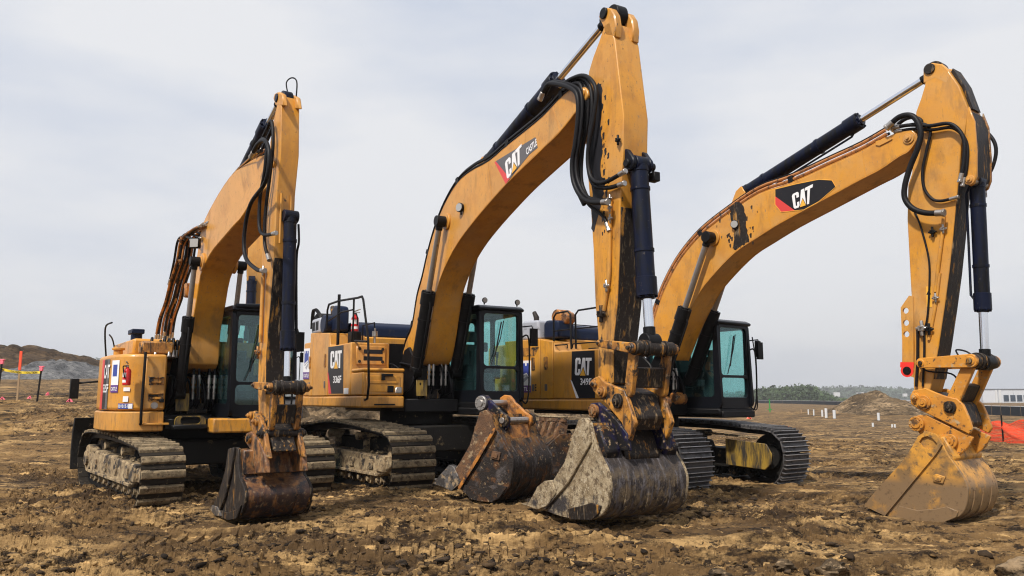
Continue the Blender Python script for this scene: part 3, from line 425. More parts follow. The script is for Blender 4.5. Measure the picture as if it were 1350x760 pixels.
def bucket_part(root, D, y0, y1, tip, mats, teeth=0, ears_y=None, earmat='yellow_dirty', heelmat='grease', ear2mat=None, pinmat='steel', barhole=None, tooth_len=.26):
    side, shell, barm = mats
    P = D['bucket']; wrap = sm2(P[tip:], 3); poly = P[:tip]+wrap; pl = .045
    mb = MB()
    # shell with thickness, inner side offset towards the centroid side
    C = Vector(centroid(poly)); inn = []
    for i, p in enumerate(wrap):
        a = Vector(wrap[max(i-1, 0)]); b = Vector(wrap[min(i+1, len(wrap)-1)]); t = (b-a).normalized(); n_ = Vector((-t.y, t.x))
        if n_.dot(C-Vector(p)) < 0: n_ = -n_
        inn.append((p[0]+n_.x*.035, p[1]+n_.y*.035))
    n = len(wrap); NY = 14; ys = [y0+pl+(y1-y0-2*pl)*k/NY for k in range(NY+1)]
    v = [(p[0], y, p[1]) for y in ys for p in wrap]+[(p[0], y, p[1]) for y in ys for p in inn]; f = []; o_ = n*(NY+1)
    for j in range(NY):
        for i in range(n-1):
            a = j*n+i; f += [(a, a+1, a+n+1, a+n), (o_+a, o_+a+n, o_+a+n+1, o_+a+1)]
    for i in range(n-1): f += [(i, o_+i, o_+i+1, i+1), (NY*n+i, NY*n+i+1, o_+NY*n+i+1, o_+NY*n+i)]
    for j in range(NY): f += [(j*n, (j+1)*n, o_+(j+1)*n, o_+j*n), (j*n+n-1, o_+j*n+n-1, o_+(j+1)*n+n-1, (j+1)*n+n-1)]
    mb.add(v, f)
    for t in (.22, .5, .78): yy = y0+(y1-y0)*t; mb.prism([(q[0], q[1]) for q in wrap[int(n*.15):int(n*.62)]]+[(C.x+(q[0]-C.x)*1.03, C.y+(q[1]-C.y)*1.03) for q in reversed(wrap[int(n*.15):int(n*.62)])], yy-.03, yy+.03)
    bk = obj('bucket', mb, shell, root, ang=50)
    for a, b in ((y0, y0+pl), (y1-pl, y1)):
        mb = MB(); mb.prism(poly, a, b); obj('side_plate', mb, side, bk, bevel=.008)
    bar = D['bar']; holes = [D['barhole']] if 'barhole' in D else None
    for a, b in ((y0-.035, y0-.001), (y1+.001, y1+.035)):
        mb = MB(); mb.prism(bar, a, b, holes=holes); obj('side_bar', mb, barm, bk, bevel=0 if holes else .008)
        mb = MB(); mb.prism(D['heel'], a+.006, b-.002 if a > 0 else b); obj('heel_shroud', mb, heelmat, bk, bevel=.006)
    if 'patch' in D: mb = MB(); mb.prism(D['patch'], y0-.025, y0-.001); mb.prism(scaled(D['patch'], .6), y0-.04, y0-.02); obj('wear_block', mb, barm, bk, bevel=.005)
    if 'cutter' in D:
        for a, b in ((y0-.05, y0+.06), (y1-.06, y1+.05)): mb = MB(); mb.prism(D['cutter'], a, b); obj('side_cutter', mb, 'mud_bucket' if barm == 'mud_bucket' else 'cutter_steel', bk, bevel=.006)
    T = Vector(P[tip]); e = (T-Vector(poly[tip+3])).normalized(); n_ = Vector((-e.y, e.x))
    if n_.y < 0: n_ = -n_
    mb = MB(); mb.prism([tuple(T-e*.25+n_*.0), tuple(T+e*.03), tuple(T+e*.04+n_*.02), tuple(T-e*.02+n_*.055), tuple(T-e*.25+n_*.06)], y0+pl+.002, y1-pl-.002); obj('cutting_edge', mb, heelmat, bk, bevel=.004)
    for k in range(teeth):
        yy = y0+.10+(y1-y0-.20)*k/(teeth-1); q = T+e*.0
        mb = MB(); w = .055
        mb.add([tuple(x) for x in [(*(q-e*.16-n_*.05),)]] and
               [((q-e*.14-n_*.04).x, yy-w, (q-e*.14-n_*.04).y), ((q-e*.14-n_*.04).x, yy+w, (q-e*.14-n_*.04).y), ((q-e*.14+n_*.10).x, yy+w, (q-e*.14+n_*.10).y), ((q-e*.14+n_*.10).x, yy-w, (q-e*.14+n_*.10).y),
                ((q+e*.07-n_*.03).x, yy-w*.9, (q+e*.07-n_*.03).y), ((q+e*.07-n_*.03).x, yy+w*.9, (q+e*.07-n_*.03).y), ((q+e*.07+n_*.08).x, yy+w*.9, (q+e*.07+n_*.08).y), ((q+e*.07+n_*.08).x, yy-w*.9, (q+e*.07+n_*.08).y)],
               [(0,3,2,1),(4,5,6,7),(0,1,5,4),(1,2,6,5),(2,3,7,6),(3,0,4,7)])
        A = q+e*.05; Bt = q+e*tooth_len; w2 = w*.8
        mb.add([((A-n_*.03).x, yy-w, (A-n_*.03).y), ((A-n_*.03).x, yy+w, (A-n_*.03).y), ((A+n_*.09).x, yy+w, (A+n_*.09).y), ((A+n_*.09).x, yy-w, (A+n_*.09).y),
                ((Bt).x, yy-w2, (Bt).y), ((Bt).x, yy+w2, (Bt).y), ((Bt+n_*.018).x, yy+w2, (Bt+n_*.018).y), ((Bt+n_*.018).x, yy-w2, (Bt+n_*.018).y)],
               [(0,3,2,1),(4,5,6,7),(0,1,5,4),(1,2,6,5),(2,3,7,6),(3,0,4,7)])
        obj('tooth', mb, 'steel' if teeth < 5 else heelmat, bk, bevel=.006)
    if ears_y:
        for i, (a, b) in enumerate(ears_y): mb = MB(); mb.prism(D['ear'], a, b); obj('hinge_ear', mb, (ear2mat if ear2mat and i else earmat), bk, bevel=.01)
    return bk

def link_set(root, D, ya, wb, wa, rot_r, mat='yellow_dirty', mid='grease'):
    a, b = D['link_a']
    for s in (-1, 1):
        mb = MB(); mb.prism(capsule(a, b, wa*.95, wa*1.25), s*ya-.03, s*ya+.03); mb.ycyl(b[0], b[1], s*ya-.045, s*ya+.045, wa*.42, 20); mb.ycyl(a[0], a[1], s*ya-.04, s*ya+.04, wa*.36, 18)
        o = obj('power_link', mb, mat, root, bevel=.008)
        mb = MB(); mb.ycyl(b[0], b[1], s*(ya+.045), s*(ya+.075), wa*.24, 16); mb.ycyl(a[0], a[1], s*(ya+.04), s*(ya+.06), wa*.2, 16); obj('link_pin', mb, 'grease', o, bevel=.004)
    c, d = D['link_b']; yb = ya-.075
    mb = MB()
    for s in (-1, 1): mb.prism(capsule(c, d, wb, wb*1.1), s*yb-.035, s*yb+.035)
    o = obj('tipping_link', mb, mat, root, bevel=.008)
    mb = MB(); mb.ycyl(b[0], b[1], -ya+.03, ya-.03, rot_r, 26)
    for y in (-.17, -.1, .1, .17): mb.ycyl(b[0], b[1], y-.018, y+.018, rot_r*1.2, 26)
    obj('cross_pin', mb, mid, o, bevel=.005)
    c, d = Vector(c), Vector(d); m = c+(d-c)*.72; mb = MB(); u = (d-c).normalized(); v = Vector((-u.y, u.x))
    mb.prism([tuple(m-u*.14-v*wb*.3), tuple(m+u*.1-v*wb*.3), tuple(m+u*.1+v*wb*.3), tuple(m-u*.14+v*wb*.3)], -yb+.036, yb-.036); obj('cross_web', mb, mid, o, bevel=.01)

def coupler_set(root, D, yc, mat='yellow_dirty', mid='grease', pr=(.055, .075, .09)):
    mb = MB()
    P = D['coupler']; c = centroid(P)
    mb.prism(scaled(P, .78), -yc+.06, yc-.06)
    cp = obj('quick_coupler', mb, mid, root, bevel=.02)
    for s in (-1, 1):
        mb = MB(); mb.prism(P, s*yc-.03, s*yc+.03); pl = obj('coupler_plate', mb, mat, cp, bevel=.01)
    for i, p in enumerate(D['cpins']):
        r = pr[i]
        mb = MB(); mb.ycyl(p[0], p[1], -yc-.03-.035, yc+.065, r, 26); mb.ycyl(p[0], p[1], -yc-.095, yc+.095, r*.62, 22); mb.ycyl(p[0], p[1], -yc-.11, yc+.11, r*.3, 6)
        obj('coupler_pin', mb, mat if i < 2 else mid, cp, bevel=.005)
    return cp

def work_lamp(root, p, d=(-.3, -1, 0), s=.09, sq=False):
    if sq:
        d = Vector(d).normalized(); u = Vector((-d.y, d.x, 0)).normalized(); w = Vector((0, 0, 1)); p = Vector(p)
        def B(a, b, k): mb = MB(); mb.add([tuple(p+u*sx*k+w*sz*k+d*dd) for dd in (a, b) for sx, sz in ((-1, -1), (1, -1), (1, 1), (-1, 1))], [(0,3,2,1),(4,5,6,7),(0,1,5,4),(1,2,6,5),(2,3,7,6),(3,0,4,7)]); return mb
        o = obj('work_lamp', B(-.08, 0, s), 'black', root, bevel=.012); obj('lens', B(.002, .010, s*.82), 'lens', o, bevel=.004); return
    d = Vector(d).normalized(); p = Vector(p); mb = MB(); mb.tube([p, p-d*s*.5, p-d*s*1.2], [s, s*.95, s*.35], 20); mb.cyl(p-d*s*.6, p-d*s*.6-Vector((0, 0, s*1.5)), .015, 8)
    o = obj('work_lamp', mb, 'black', root, bevel=.004)
    mb = MB(); mb.cyl(p+d*.004, p+d*.012, s*.85, 20); obj('lens', mb, 'lens', o)

def hose(root, pts, y, r=.024, mat='rubber', name='hydraulic_hose', y1=None, n=6):
    m = len(pts); yy = [y+(0 if y1 is None else (y1-y)*i/(m-1)) for i in range(m)]
    mb = MB(); pth = cr_spline([(p[0], yy[i], p[1]) for i, p in enumerate(pts)], n); mb.tube(pth, r, 10); o = obj(name, mb, mat, root)
    if name == 'hydraulic_hose' and r > .02 and root.type == 'EMPTY':
        for a, b in ((pth[0], pth[2]), (pth[-1], pth[-3])):
            d = (b-a).normalized(); mb = MB(); mb.cyl(a-d*.03, a+d*.07, r*1.18, 12); mb.cyl(a-d*.06, a-d*.025, r*1.4, 6); obj('hose_end', mb, 'steel', o, bevel=.003)
    return o

def fitting(root, p, y, s=.05, mat='steel', seed=0):
    rr = random.Random(seed); mb = MB(); mb.box(p[0]-s*.7, p[0]+s*.7, y-s*.6, y+s*.6, p[1]-s*.6, p[1]+s*.6); mb.cyl((p[0], y, p[1]-s*1.7), (p[0], y, p[1]+s*1.7), s*.42, 8); mb.cyl((p[0]-s*1.3, y, p[1]), (p[0]+s*1.3, y, p[1]), s*.36, 6)
    mb.cyl((p[0], y-s*1.0, p[1]+s*.3), (p[0], y+s*.8, p[1]+s*.3), s*.3, 6); obj('pipe_fitting', mb, mat, root, bevel=.005)

def offset_path(P, d):
    out = []
    for i, p in enumerate(P):
        a = Vector(P[max(i-1, 0)]); b = Vector(P[min(i+1, len(P)-1)]); t = (b-a).normalized(); out.append((p[0]-t.y*d, p[1]+t.x*d))
    return out

def boom_part(root, D, w, i0, i1, pins='boom_pin', runs=(), lug=None, boom_mat='yellow_boom', taper=0):
    mb = MB(); bp = sm2(D['boom']+[D['boom'][0]], 3)[:-1]; mb.prism(bp, -w, w)
    if taper:
        tp = Vector(D[pins][0]); mb.v = [(v[0], v[1]*(taper+(1-taper)*min(1, max(0, ((Vector((v[0], v[2]))-tp).length-.15)/1.3))), v[2]) for v in mb.v]
    bo = obj('boom', mb, boom_mat, root, bevel=.018, seg=2)
    top = D['boom'][i0:i1]
    cb0, cb1 = Vector(D['arm_cyl'][0]), Vector(D['arm_cyl'][1]); dd = (cb0-cb1).normalized(); cb = cb0+dd*.30
    for s in (-1, 1):
        mb = MB(); q0 = min(top, key=lambda p: (Vector(p)-cb).length); mb.prism([(q0[0]-.28, q0[1]-.30), (q0[0]+.30, q0[1]-.02), tuple(cb+Vector((.10, -.03))), tuple(cb+Vector((.02, .10))), tuple(cb+Vector((-.10, .03)))], s*.13-.02, s*.13+.02); obj('cylinder_bracket', mb, boom_mat, bo, bevel=.01)
    # thin weld flange on top and vertical weld seams
    mb = MB()
    for y in (-w+.012, w-.012):
        mb.tube(cr_spline(P3(offset_path(top, .004), y), 3), .008, 6)
    obj('weld_bead', mb, boom_mat, bo)
    low = [tuple(p) for p in sm2(D['boom'][i1:], 3)]; mb = MB()
    for y in (-w, w): mb.tube([(a, y*(1 if not taper else 1)+(.001 if y < 0 else -.001), b) for a, b in low[6:]], .009, 6)
    if not taper: obj('weld_bead', mb, boom_mat, bo)
    for y, d, r, m_ in runs:
        pth = offset_path(top, d); mb = MB(); mb.tube(cr_spline(P3(pth, y), 4), r, 8); obj('boom_pipe', mb, m_, bo)
    for k in range(2, len(top)-1, 3):
        a = Vector(top[k]); t = (Vector(top[k+1])-Vector(top[k-1])).normalized(); n_ = Vector((-t.y, t.x)); mb = MB()
        q = [a-t*.045, a+t*.045, a+t*.045+n_*.13, a-t*.045+n_*.13]; mb.prism([tuple(x) for x in q], -w*(taper or 1)+.005, -w*(taper or 1)+.09)
        obj('pipe_clamp', mb, 'black', bo, bevel=.006)
    if 'seams' in D:
        sq = D['seams']
        for a, b in zip(sq[::2], sq[1::2]): mb = MB(); mb.prism(capsule(a, b, .014, n=2), -w-.003, -w+.004); obj('weld_seam', mb, boom_mat, bo)
    if 'tipslot' in D: mb = MB(); mb.prism(D['tipslot'], -w-.02, -w+.004); obj('lifting_lug', mb, boom_mat, bo, bevel=.004)
    p = D[pins][0]; wt = w*(taper or 1); boss(bo, [p], -wt, .085, boom_mat, -1, .02); boss(bo, [p], wt, .085, boom_mat, 1, .02)
    c = D['boom_cyl'][0]
    boss(bo, [c], -w, .15, boom_mat, -1, .035); boss(bo, [c], w, .15, boom_mat, 1, .035)
    return bo

def cab_part(root, y0, y1, x0, x1, z0, z1, div=.36, lamps=True, rear_glass=True):
    mb = MB(); t = .06
    sp = rrect(x0, x1, z0, z1, .12); sp2 = [(x-(.07*max(0, (z-z0-.7)/(z1-z0-.7)) if x > (x0+x1)/2 else 0), z) for x, z in sp]
    zd = z0+(z1-z0)*div
    hole = lambda a, b, c, d, r=.07: rrect(a, b, c, d, r)[::-1]
    for y in (y0, y1-t):
        mb.prism(sp2, y, y+t, holes=[hole(x0+.09, x0+.62, zd, z1-.13), hole(x0+.72, x1-.17, z0+.22, z1-.13)])
    cb = obj('cab', mb, 'black_gloss', root)
    mb = MB(); mb.prism(rrect(y0+t+.002, y1-t-.002, z0, z1-.02, .05), x1-.13, x1-.06, 'x', holes=[hole(y0+.10, y1-.10, z0+.20, zd-.02), hole(y0+.10, y1-.10, zd+.03, z1-.12)])
    obj('windscreen_frame', mb, 'black_gloss', cb)
    mb = MB(); mb.prism(rrect(y0+t+.002, y1-t-.002, z0, z1-.02, .05), x0+.02, x0+.08, 'x', holes=[hole(y0+.12, y1-.12, zd, z1-.14)])
    obj('rear_frame', mb, 'black_gloss', cb)
    mb = MB(); mb.box(x0+.03, x1-.05, y0-.01, y1+.01, z0-.12, z0-.003); obj('cab_sill', mb, 'black', cb, bevel=.02)
    mb = MB(); mb.prism([(x0-.02, z1-.05), (x1-.02, z1-.07), (x1-.0, z1-.02), (x1-.12, z1+.035), (x0+.2, z1+.06), (x0-.02, z1+.03)], y0-.02, y1+.02); obj('cab_roof', mb, 'black_gloss', cb, bevel=.03, seg=3)
    def pane(q): mb = MB(); mb.prism(q[0], q[1], q[1]+.006, q[2]); obj('window_pane', mb, 'glass', cb)
    for y in (y0+.025, y1-.031):
        pane((rrect(x0+.08, x0+.63, zd-.01, z1-.12, .07), y, 'y')); pane((rrect(x0+.71, x1-.16, z0+.21, z1-.12, .07), y, 'y'))
    pane((rrect(y0+.09, y1-.09, z0+.19, zd-.01, .07), x1-.10, 'x')); pane((rrect(y0+.09, y1-.09, zd+.02, z1-.11, .07), x1-.10, 'x')); pane((rrect(y0+.11, y1-.11, zd-.01, z1-.13, .07), x0+.05, 'x'))
    ym = (y0+y1)/2
    mb = MB(); mb.box(x0+.1, x1-.15, y0+t+.01, y1-t-.01, z0+.01, z0+.1); mb.box(x0+.1, x0+.5, y0+.1, y1-.1, z0+.1, z0+.42)
    for s in (-1, 1): mb.box(x0+.55, x0+1.15, ym+s*.30-.07, ym+s*.30+.07, z0+.45, z0+.72)
    mb.box(x1-.5, x1-.3, y0+.12, y0+.2, z0+.1, z0+1.0); mb.box(x1-.42, x1-.38, y0+.12, y0+.36, z0+.95, z0+1.13)
    obj('cab_interior', mb, 'interior', cb, bevel=.02)
    mb = MB(); mb.box(x0+.6, x0+1.12, ym-.23, ym+.23, z0+.42, z0+.56); mb.prism([(x0+.58, z0+.5), (x0+.72, z0+.5), (x0+.60, z0+1.15), (x0+.50, z0+1.15)], ym-.22, ym+.22); mb.prism([(x0+.50, z0+1.2), (x0+.6, z0+1.2), (x0+.57, z0+1.42), (x0+.49, z0+1.42)], ym-.12, ym+.12)
    obj('operator_seat', mb, 'seat', cb, bevel=.03, seg=2)
    for s in (-1, 1):
        mb = MB(); mb.tube([(x0+1.1, ym+s*.3, z0+.7), (x0+1.12, ym+s*.3, z0+.88)], .015, 8); mb.tube([(x0+1.12, ym+s*.3, z0+.86), (x0+1.13, ym+s*.3, z0+.98)], [.025, .03], 10); obj('joystick', mb, 'interior', cb)
    mb = MB(); mb.tube([(x1-.055, ym-.22, zd+.05), (x1-.05, ym-.02, zd+.55), (x1-.05, ym+.05, z1-.25)], .009, 6); mb.tube([(x1-.05, ym-.14, zd+.2), (x1-.05, ym+.0, z1-.28)], .013, 6); obj('wiper', mb, 'black', cb)
    # grab rail and mirror on the outer corner
    mb = MB(); mb.tube(cr_spline([(x1-.1, y1+.01, z1-.55), (x1-.02, y1+.12, z1-.58), (x1-.02, y1+.12, z0+.3), (x1-.08, y1+.10, z0-.02), (x1-.12, y1+.01, z0+.05)], 5), .016, 8); obj('grab_rail', mb, 'black', cb)
    mb = MB(); mb.tube([(x1-.05, y1, z1-.35), (x1+.03, y1+.16, z1-.33), (x1+.03, y1+.2, z1-.45)], .014, 8); mb.box(x1+.01, x1+.06, y1+.12, y1+.28, z1-.72, z1-.38); obj('cab_mirror', mb, 'black', cb, bevel=.02)
    if lamps:
        for yy in (y0+.12, y1-.1): work_lamp(cb, (x1-.06, yy, z1+.12), (1, 0, -.1), .055)
    return cb

def extinguisher(loc, rz, label, h=.46, lying=False):
    t = thing('fire_extinguisher', loc, rz, label, 'fire extinguisher')
    r = h*.17; mb = MB(); mb.tube([(0,0,0), (0,0,.01), (0,0,h*.62), (0,0,h*.70), (0,0,h*.75), (0,0,h*.8)], [r*.8, r, r, r*.8, r*.4, r*.35], 24); obj('cylinder_body', mb, 'red', t)
    mb = MB(); mb.tube([(0,0,h*.78), (0,0,h*.88)], r*.34, 12); mb.box(-r*.3, r*1.6, -r*.2, r*.2, h*.86, h*.9); mb.prism([(-r*.3, h*.92), (r*1.8, h*1.02), (r*1.8, h*1.05), (-r*.3, h*.97)], -r*.2, r*.2); obj('valve_handle', mb, 'steel', t, bevel=.003)
    mb = MB(); mb.tube(cr_spline([(r*.2, -r*.3, h*.84), (r*1.1, -r*.8, h*.82), (r*1.35, -r*.6, h*.6), (r*1.2, -r*.3, h*.3)], 5), r*.16, 8); obj('discharge_hose', mb, 'rubber', t)
    for (za, zb, m_) in ((.36, .55, 'white'), (.12, .24, 'white')):
        mb = MB(); v = []; f = []; k0 = 14
        for i in range(k0+1): a = R(-180+180*i/k0); v += [(r*1.012*math.cos(a), r*1.012*math.sin(a), h*za), (r*1.012*math.cos(a), r*1.012*math.sin(a), h*zb)]
        for i in range(k0): f.append((2*i, 2*i+2, 2*i+3, 2*i+1))
        mb.add(v, f); obj('paper_label', mb, m_, t)
    return t
# ---------------------------------------------------------------- shared upper-body pieces
def pd(x): return x
def castle_logo(parent, q, y):
    f = quadmap(q); B = lambda pts, a, b, m, n: obj(n, MB().prism([tuple(f(*p)) for p in pts], a, b), m, parent)
    B([(0,0),(0,1),(1,1),(1,0)], y-.004, y-.0005, 'white', 'sticker')
    B([(.0,0),(.0,.22),(1,.22),(1,0)], y-.0055, y-.0042, 'purple', 'sticker_band')
    B([(.16,.50),(.16,.92),(.28,.92),(.28,.84),(.38,.84),(.38,.92),(.62,.92),(.62,.84),(.72,.84),(.72,.92),(.84,.92),(.84,.50),(.72,.62)], y-.0055, y-.0042, 'blueprint', 'tower_emblem')
    B([(.16,.46),(.72,.58),(.84,.46),(.5,.30)], y-.0056, y-.0043, 'cowl_grey', 'emblem_stripe')
    B([(.22,.40),(.66,.53),(.72,.50),(.30,.36)], y-.0066, y-.0057, 'white', 'emblem_stripe')
    lettering(parent, 'CASTLE', [tuple(f(.08,.05)), tuple(f(.08,.17)), tuple(f(.92,.17)), tuple(f(.92,.05))], y-.0062)

def swing_frame(root, dz=0, y0=-.65, y1=.47, foot=(.45, 2.25), fx=.95, bw=.27):
    mb = MB(); mb.box(-2.6, fx, y0+.01, y1-.01, 1.25+dz, 1.50+dz); mb.prism([(-.9, 1.1+dz)], 0, 0) if False else None
    obj('main_frame', mb, 'black', root, bevel=.02)
    for s in (-1, 1):
        mb = MB(); mb.prism([(-.5, 1.5+dz), (.95, 1.5+dz), (.98, 1.8+dz), (.72, 2.25+dz), (.42, 2.5+dz), (.2, 2.45+dz), (-.1, 2.0+dz)], s*(bw+.07)-.03, s*(bw+.07)+.03); obj('boom_bracket', mb, 'black', root, bevel=.015)
    mb = MB(); mb.box(-.75, -.55, y0+.01, y1-.01, 1.5+dz, 2.62+dz); obj('bulkhead', mb, 'black', root)
    mb = MB(); mb.box(-.2, .35, -.22, .2, 1.5+dz, 1.85+dz); mb.box(.5, .8, -.2, .16, 1.5+dz, 1.68+dz); obj('valve_block', mb, 'grease', root, bevel=.02)
    mb = MB(); mb.box(.96, .975, -.42, -.2, 1.55+dz, 1.85+dz); obj('cover_plate', mb, 'yellow_dark', root, bevel=.004)
    for k, y in enumerate((-.12, -.03, .14, .23)):
        mb = MB(); mb.cyl((.86, y, 1.80+dz), (.86, y, 2.10+dz), .022, 8); mb.cyl((.86, y, 2.02+dz), (.86, y, 2.12+dz), .036, 8); mb.cyl((.86, y, 1.98+dz), (.86, y, 1.94+dz), .034, 8); obj('hose_coupling', mb, 'steel', root)
        hose(root, [(.86, 1.82+dz), (.84, 1.66+dz), (.7, 1.56+dz), (.4, 1.6+dz)], y, .022)
        hose(root, [(.86, 2.1+dz), (.82, 2.3+dz), (.6, 2.5+dz), (.35, 2.62+dz)], y, .022)
    rr = random.Random(3)
    for k in range(9):
        y = rr.uniform(y0+.08, y1-.08); x = rr.uniform(.6, 1.0); hose(root, [(x-.5, 1.55+dz), (x, 1.6+rr.uniform(0, .3)+dz), (x-.05, 1.95+rr.uniform(0, .2)+dz), (x-.4, 2.15+dz), (x-.9, 2.2+dz)], y, .018, y1=y+rr.uniform(-.2, .2))

def undercarriage(root, x, y, da, zt=1.0):
    mb = MB(); mb.box(-1.0, 1.0, -.75, .75, .52, zt); mb.cyl((0, 0, zt+.002), (0, 0, zt+.34), .72, 40)
    for s in (-1, 1):
        mb.prism([(-.9, .5), (.9, .5), (.75, .8), (-.75, .8)], s*1.0-.28, s*1.0+.28)
    obj('car_body', mb, 'frame_dark', root, bevel=.03, loc=(x, y, 0), rot=(0, 0, da))

def rail(parent, P, r=.018, name='handrail', n=1):
    mb = MB(); mb.tube(cr_spline(P, n) if n > 1 else P, r, 8); return obj(name, mb, 'black', parent)

def big_body(root, xs, xb, xf, dz, ztall, zbox, num, decal, catq, numq, stripe, skin_x0=-3.6, seam=-2.3, hx0=-3.0):
    Y = -1.48; zd0, zd1 = 1.335+dz, 1.555+dz
    mb = MB(); mb.box(-3.3, xf, Y-.004, -.66, zd0, zd1-.004); dk = obj('deck_skirt', mb, 'yellow', root, bevel=.035, seg=2)
    mb = MB(); mb.prism([(-2.7, -1.45), (-3.3, -1.40), (-3.62, -1.1), (-3.78, -.5), (-3.8, 0), (-3.78, .5), (-3.62, 1.1), (-3.3, 1.4), (-2.7, 1.45)], zd0+.02, 2.72+dz, 'z'); obj('counterweight', mb, 'yellow', root, bevel=.06, seg=3)
    mb = MB(); mb.box(-2.2, 1.78, .48, 1.47, 1.2+dz, 1.335+dz); obj('cab_deck', mb, 'black', root, bevel=.02)
    # two service doors with a seam between them
    g = .008
    for a, b, za, zb in ((skin_x0+1.05, seam-g, ztall+.03, ztall+.02), (seam+g, xs-g, ztall+.01, ztall-.06)):
        mb = MB(); mb.prism([(a, zd1+.005), (a, za), (b, zb), (b, zd1+.005)], Y, -1.0); d = obj('service_door', mb, 'yellow', root, bevel=.014, seg=2)
        mb = MB(); cx = b-.22; mb.prism(rrect(cx-.06, cx+.06, 2.15+dz, 2.42+dz, .03), Y-.012, Y-.001); obj('latch', mb, 'yellow_dirty', d)
        mb = MB(); mb.prism(rrect(cx-.04, cx+.04, 1.72+dz, 1.86+dz, .02), Y-.008, Y-.001); obj('latch', mb, 'decal_grey', d)
    mb = MB(); mb.box(skin_x0+.5, skin_x0+1.04, Y+.01, -1.0, zd1+.005, 2.74+dz); obj('corner_panel', mb, 'yellow', root, bevel=.03, seg=2)
    # step box in front of the doors
    mb = MB(); mb.prism([(xs+g, zd1+.005), (xs+g, ztall-.08), (xs+.06, zbox+.02), (xs+.14, zbox), (xb, zbox), (xb, zd1+.005)], Y, -.71); bx = obj('fuel_tank_box', mb, 'yellow', root, bevel=.022, seg=2)
    mb = MB(); mb.box(xb+.001, xb+.03, -1.38, -.80, zbox-.42, zbox-.06); tb = obj('tank_panel', mb, 'yellow', root, bevel=.012)
    mb = MB()
    for k in range(2): mb.box(xb+.022, xb+.034, -1.24, -.86, zbox-.34+k*.13, zbox-.26+k*.13)
    obj('vent_slot', mb, 'decal_black', tb, bevel=.003)
    for yy in (-1.32, -.86):
        for zz in (zbox-.36, zbox-.12): mb = MB(); mb.cyl((xb+.03, yy, zz), (xb+.045, yy, zz), .03, 8); obj('bolt', mb, 'grease', tb)
    # tool box with lid
    mb = MB(); mb.box(xb-.0+.004, xf-.02, Y+.01, -.67, zd1+.005, zd1+.43); t_ = obj('tool_box', mb, 'yellow', root, bevel=.03, seg=2)
    mb = MB(); mb.box(xb+.05, xf-.005, Y-.005, -.66, zd1+.433, zd1+.50); lid = obj('tool_box_lid', mb, 'yellow', root, bevel=.03, seg=3)
    mb = MB(); mb.box(xf-.02, xf-.008, -1.40, -.75, zd1+.07, zd1+.36); mb.box(xf-.012, xf+.004, -1.36, -.80, zd1+.22, zd1+.27); pn = obj('box_front_panel', mb, 'yellow', t_, bevel=.008)
    mb = MB(); mb.box(xf-.006, xf+.035, -1.12, -.90, zd1+.35, zd1+.40); mb.box(xf-.006, xf+.03, -1.12, -1.05, zd1+.28, zd1+.36); obj('box_latch', mb, 'black', t_, bevel=.006)
    mb = MB(); mb.box(xf-.006, xf+.012, -1.0, -.88, zd1+.06, zd1+.18); obj('box_latch', mb, 'black', t_, bevel=.006)
    mb = MB(); mb.box(xf-.006, xf+.014, -.84, -.72, zd1+.05, zd1+.16); lp = obj('marker_lamp', mb, 'steel', t_, bevel=.01)
    mb = MB(); mb.box(xf+.002, xf+.03, -1.25, -.85, zd0+.05, zd0+.075); obj('step', mb, 'black', dk, bevel=.006)
    # black number decal, name, number
    mb = MB(); mb.prism(decal, Y-.003, Y-.0004); dc = obj('decal_panel', mb, 'decal_black', root)
    logo_letters(dc, catq, Y-.003); lettering(dc, num, numq, Y-.0045)
    mb = MB(); mb.prism(stripe, Y-.0045, Y-.0032); obj('decal_stripe', mb, 'redfade' if num == '336F' else 'white', dc)
    # upper hood, cowl, exhaust
    mb = MB(); mb.box(-2.9, xs-.12, -.99, 1.2, zd1, 2.80+dz); obj('engine_housing', mb, 'yellow', root, bevel=.03, seg=2)
    mb = MB(); mb.prism([(hx0, 2.80+dz), (hx0, 3.02+dz), (hx0+.15, 3.14+dz), (xs-.5, 3.14+dz), (xs-.34, 3.04+dz), (xs-.32, 2.80+dz)], -.85, 1.15); hd = obj('engine_hood', mb, 'hood_navy', root, bevel=.05, seg=3)
    mb = MB()
    for k in range(3): x = hx0+.3+k*.24; mb.box(x, x+.05, -.87, 1.0, 3.135+dz, 3.155+dz)
    obj('hood_rib', mb, 'hood_navy', hd, bevel=.006)

# ---------------------------------------------------------------- excavator with the large worn bucket, 336F
HD = {'M1': 35, 'M2': 29.5, 'M3': 37}; TK = {'M1': 38, 'M2': 35, 'M3': 36.5}
def root_of(n, loc, label):
    return thing('excavator', loc, R(HD[n]-90), label, 'excavator')
def uc_off(n, dx, dy):   # undercarriage centre in upper-body axes, dx dy in world
    a = -R(HD[n]-90); return (dx*math.cos(a)-dy*math.sin(a), dx*math.sin(a)+dy*math.cos(a), 0)

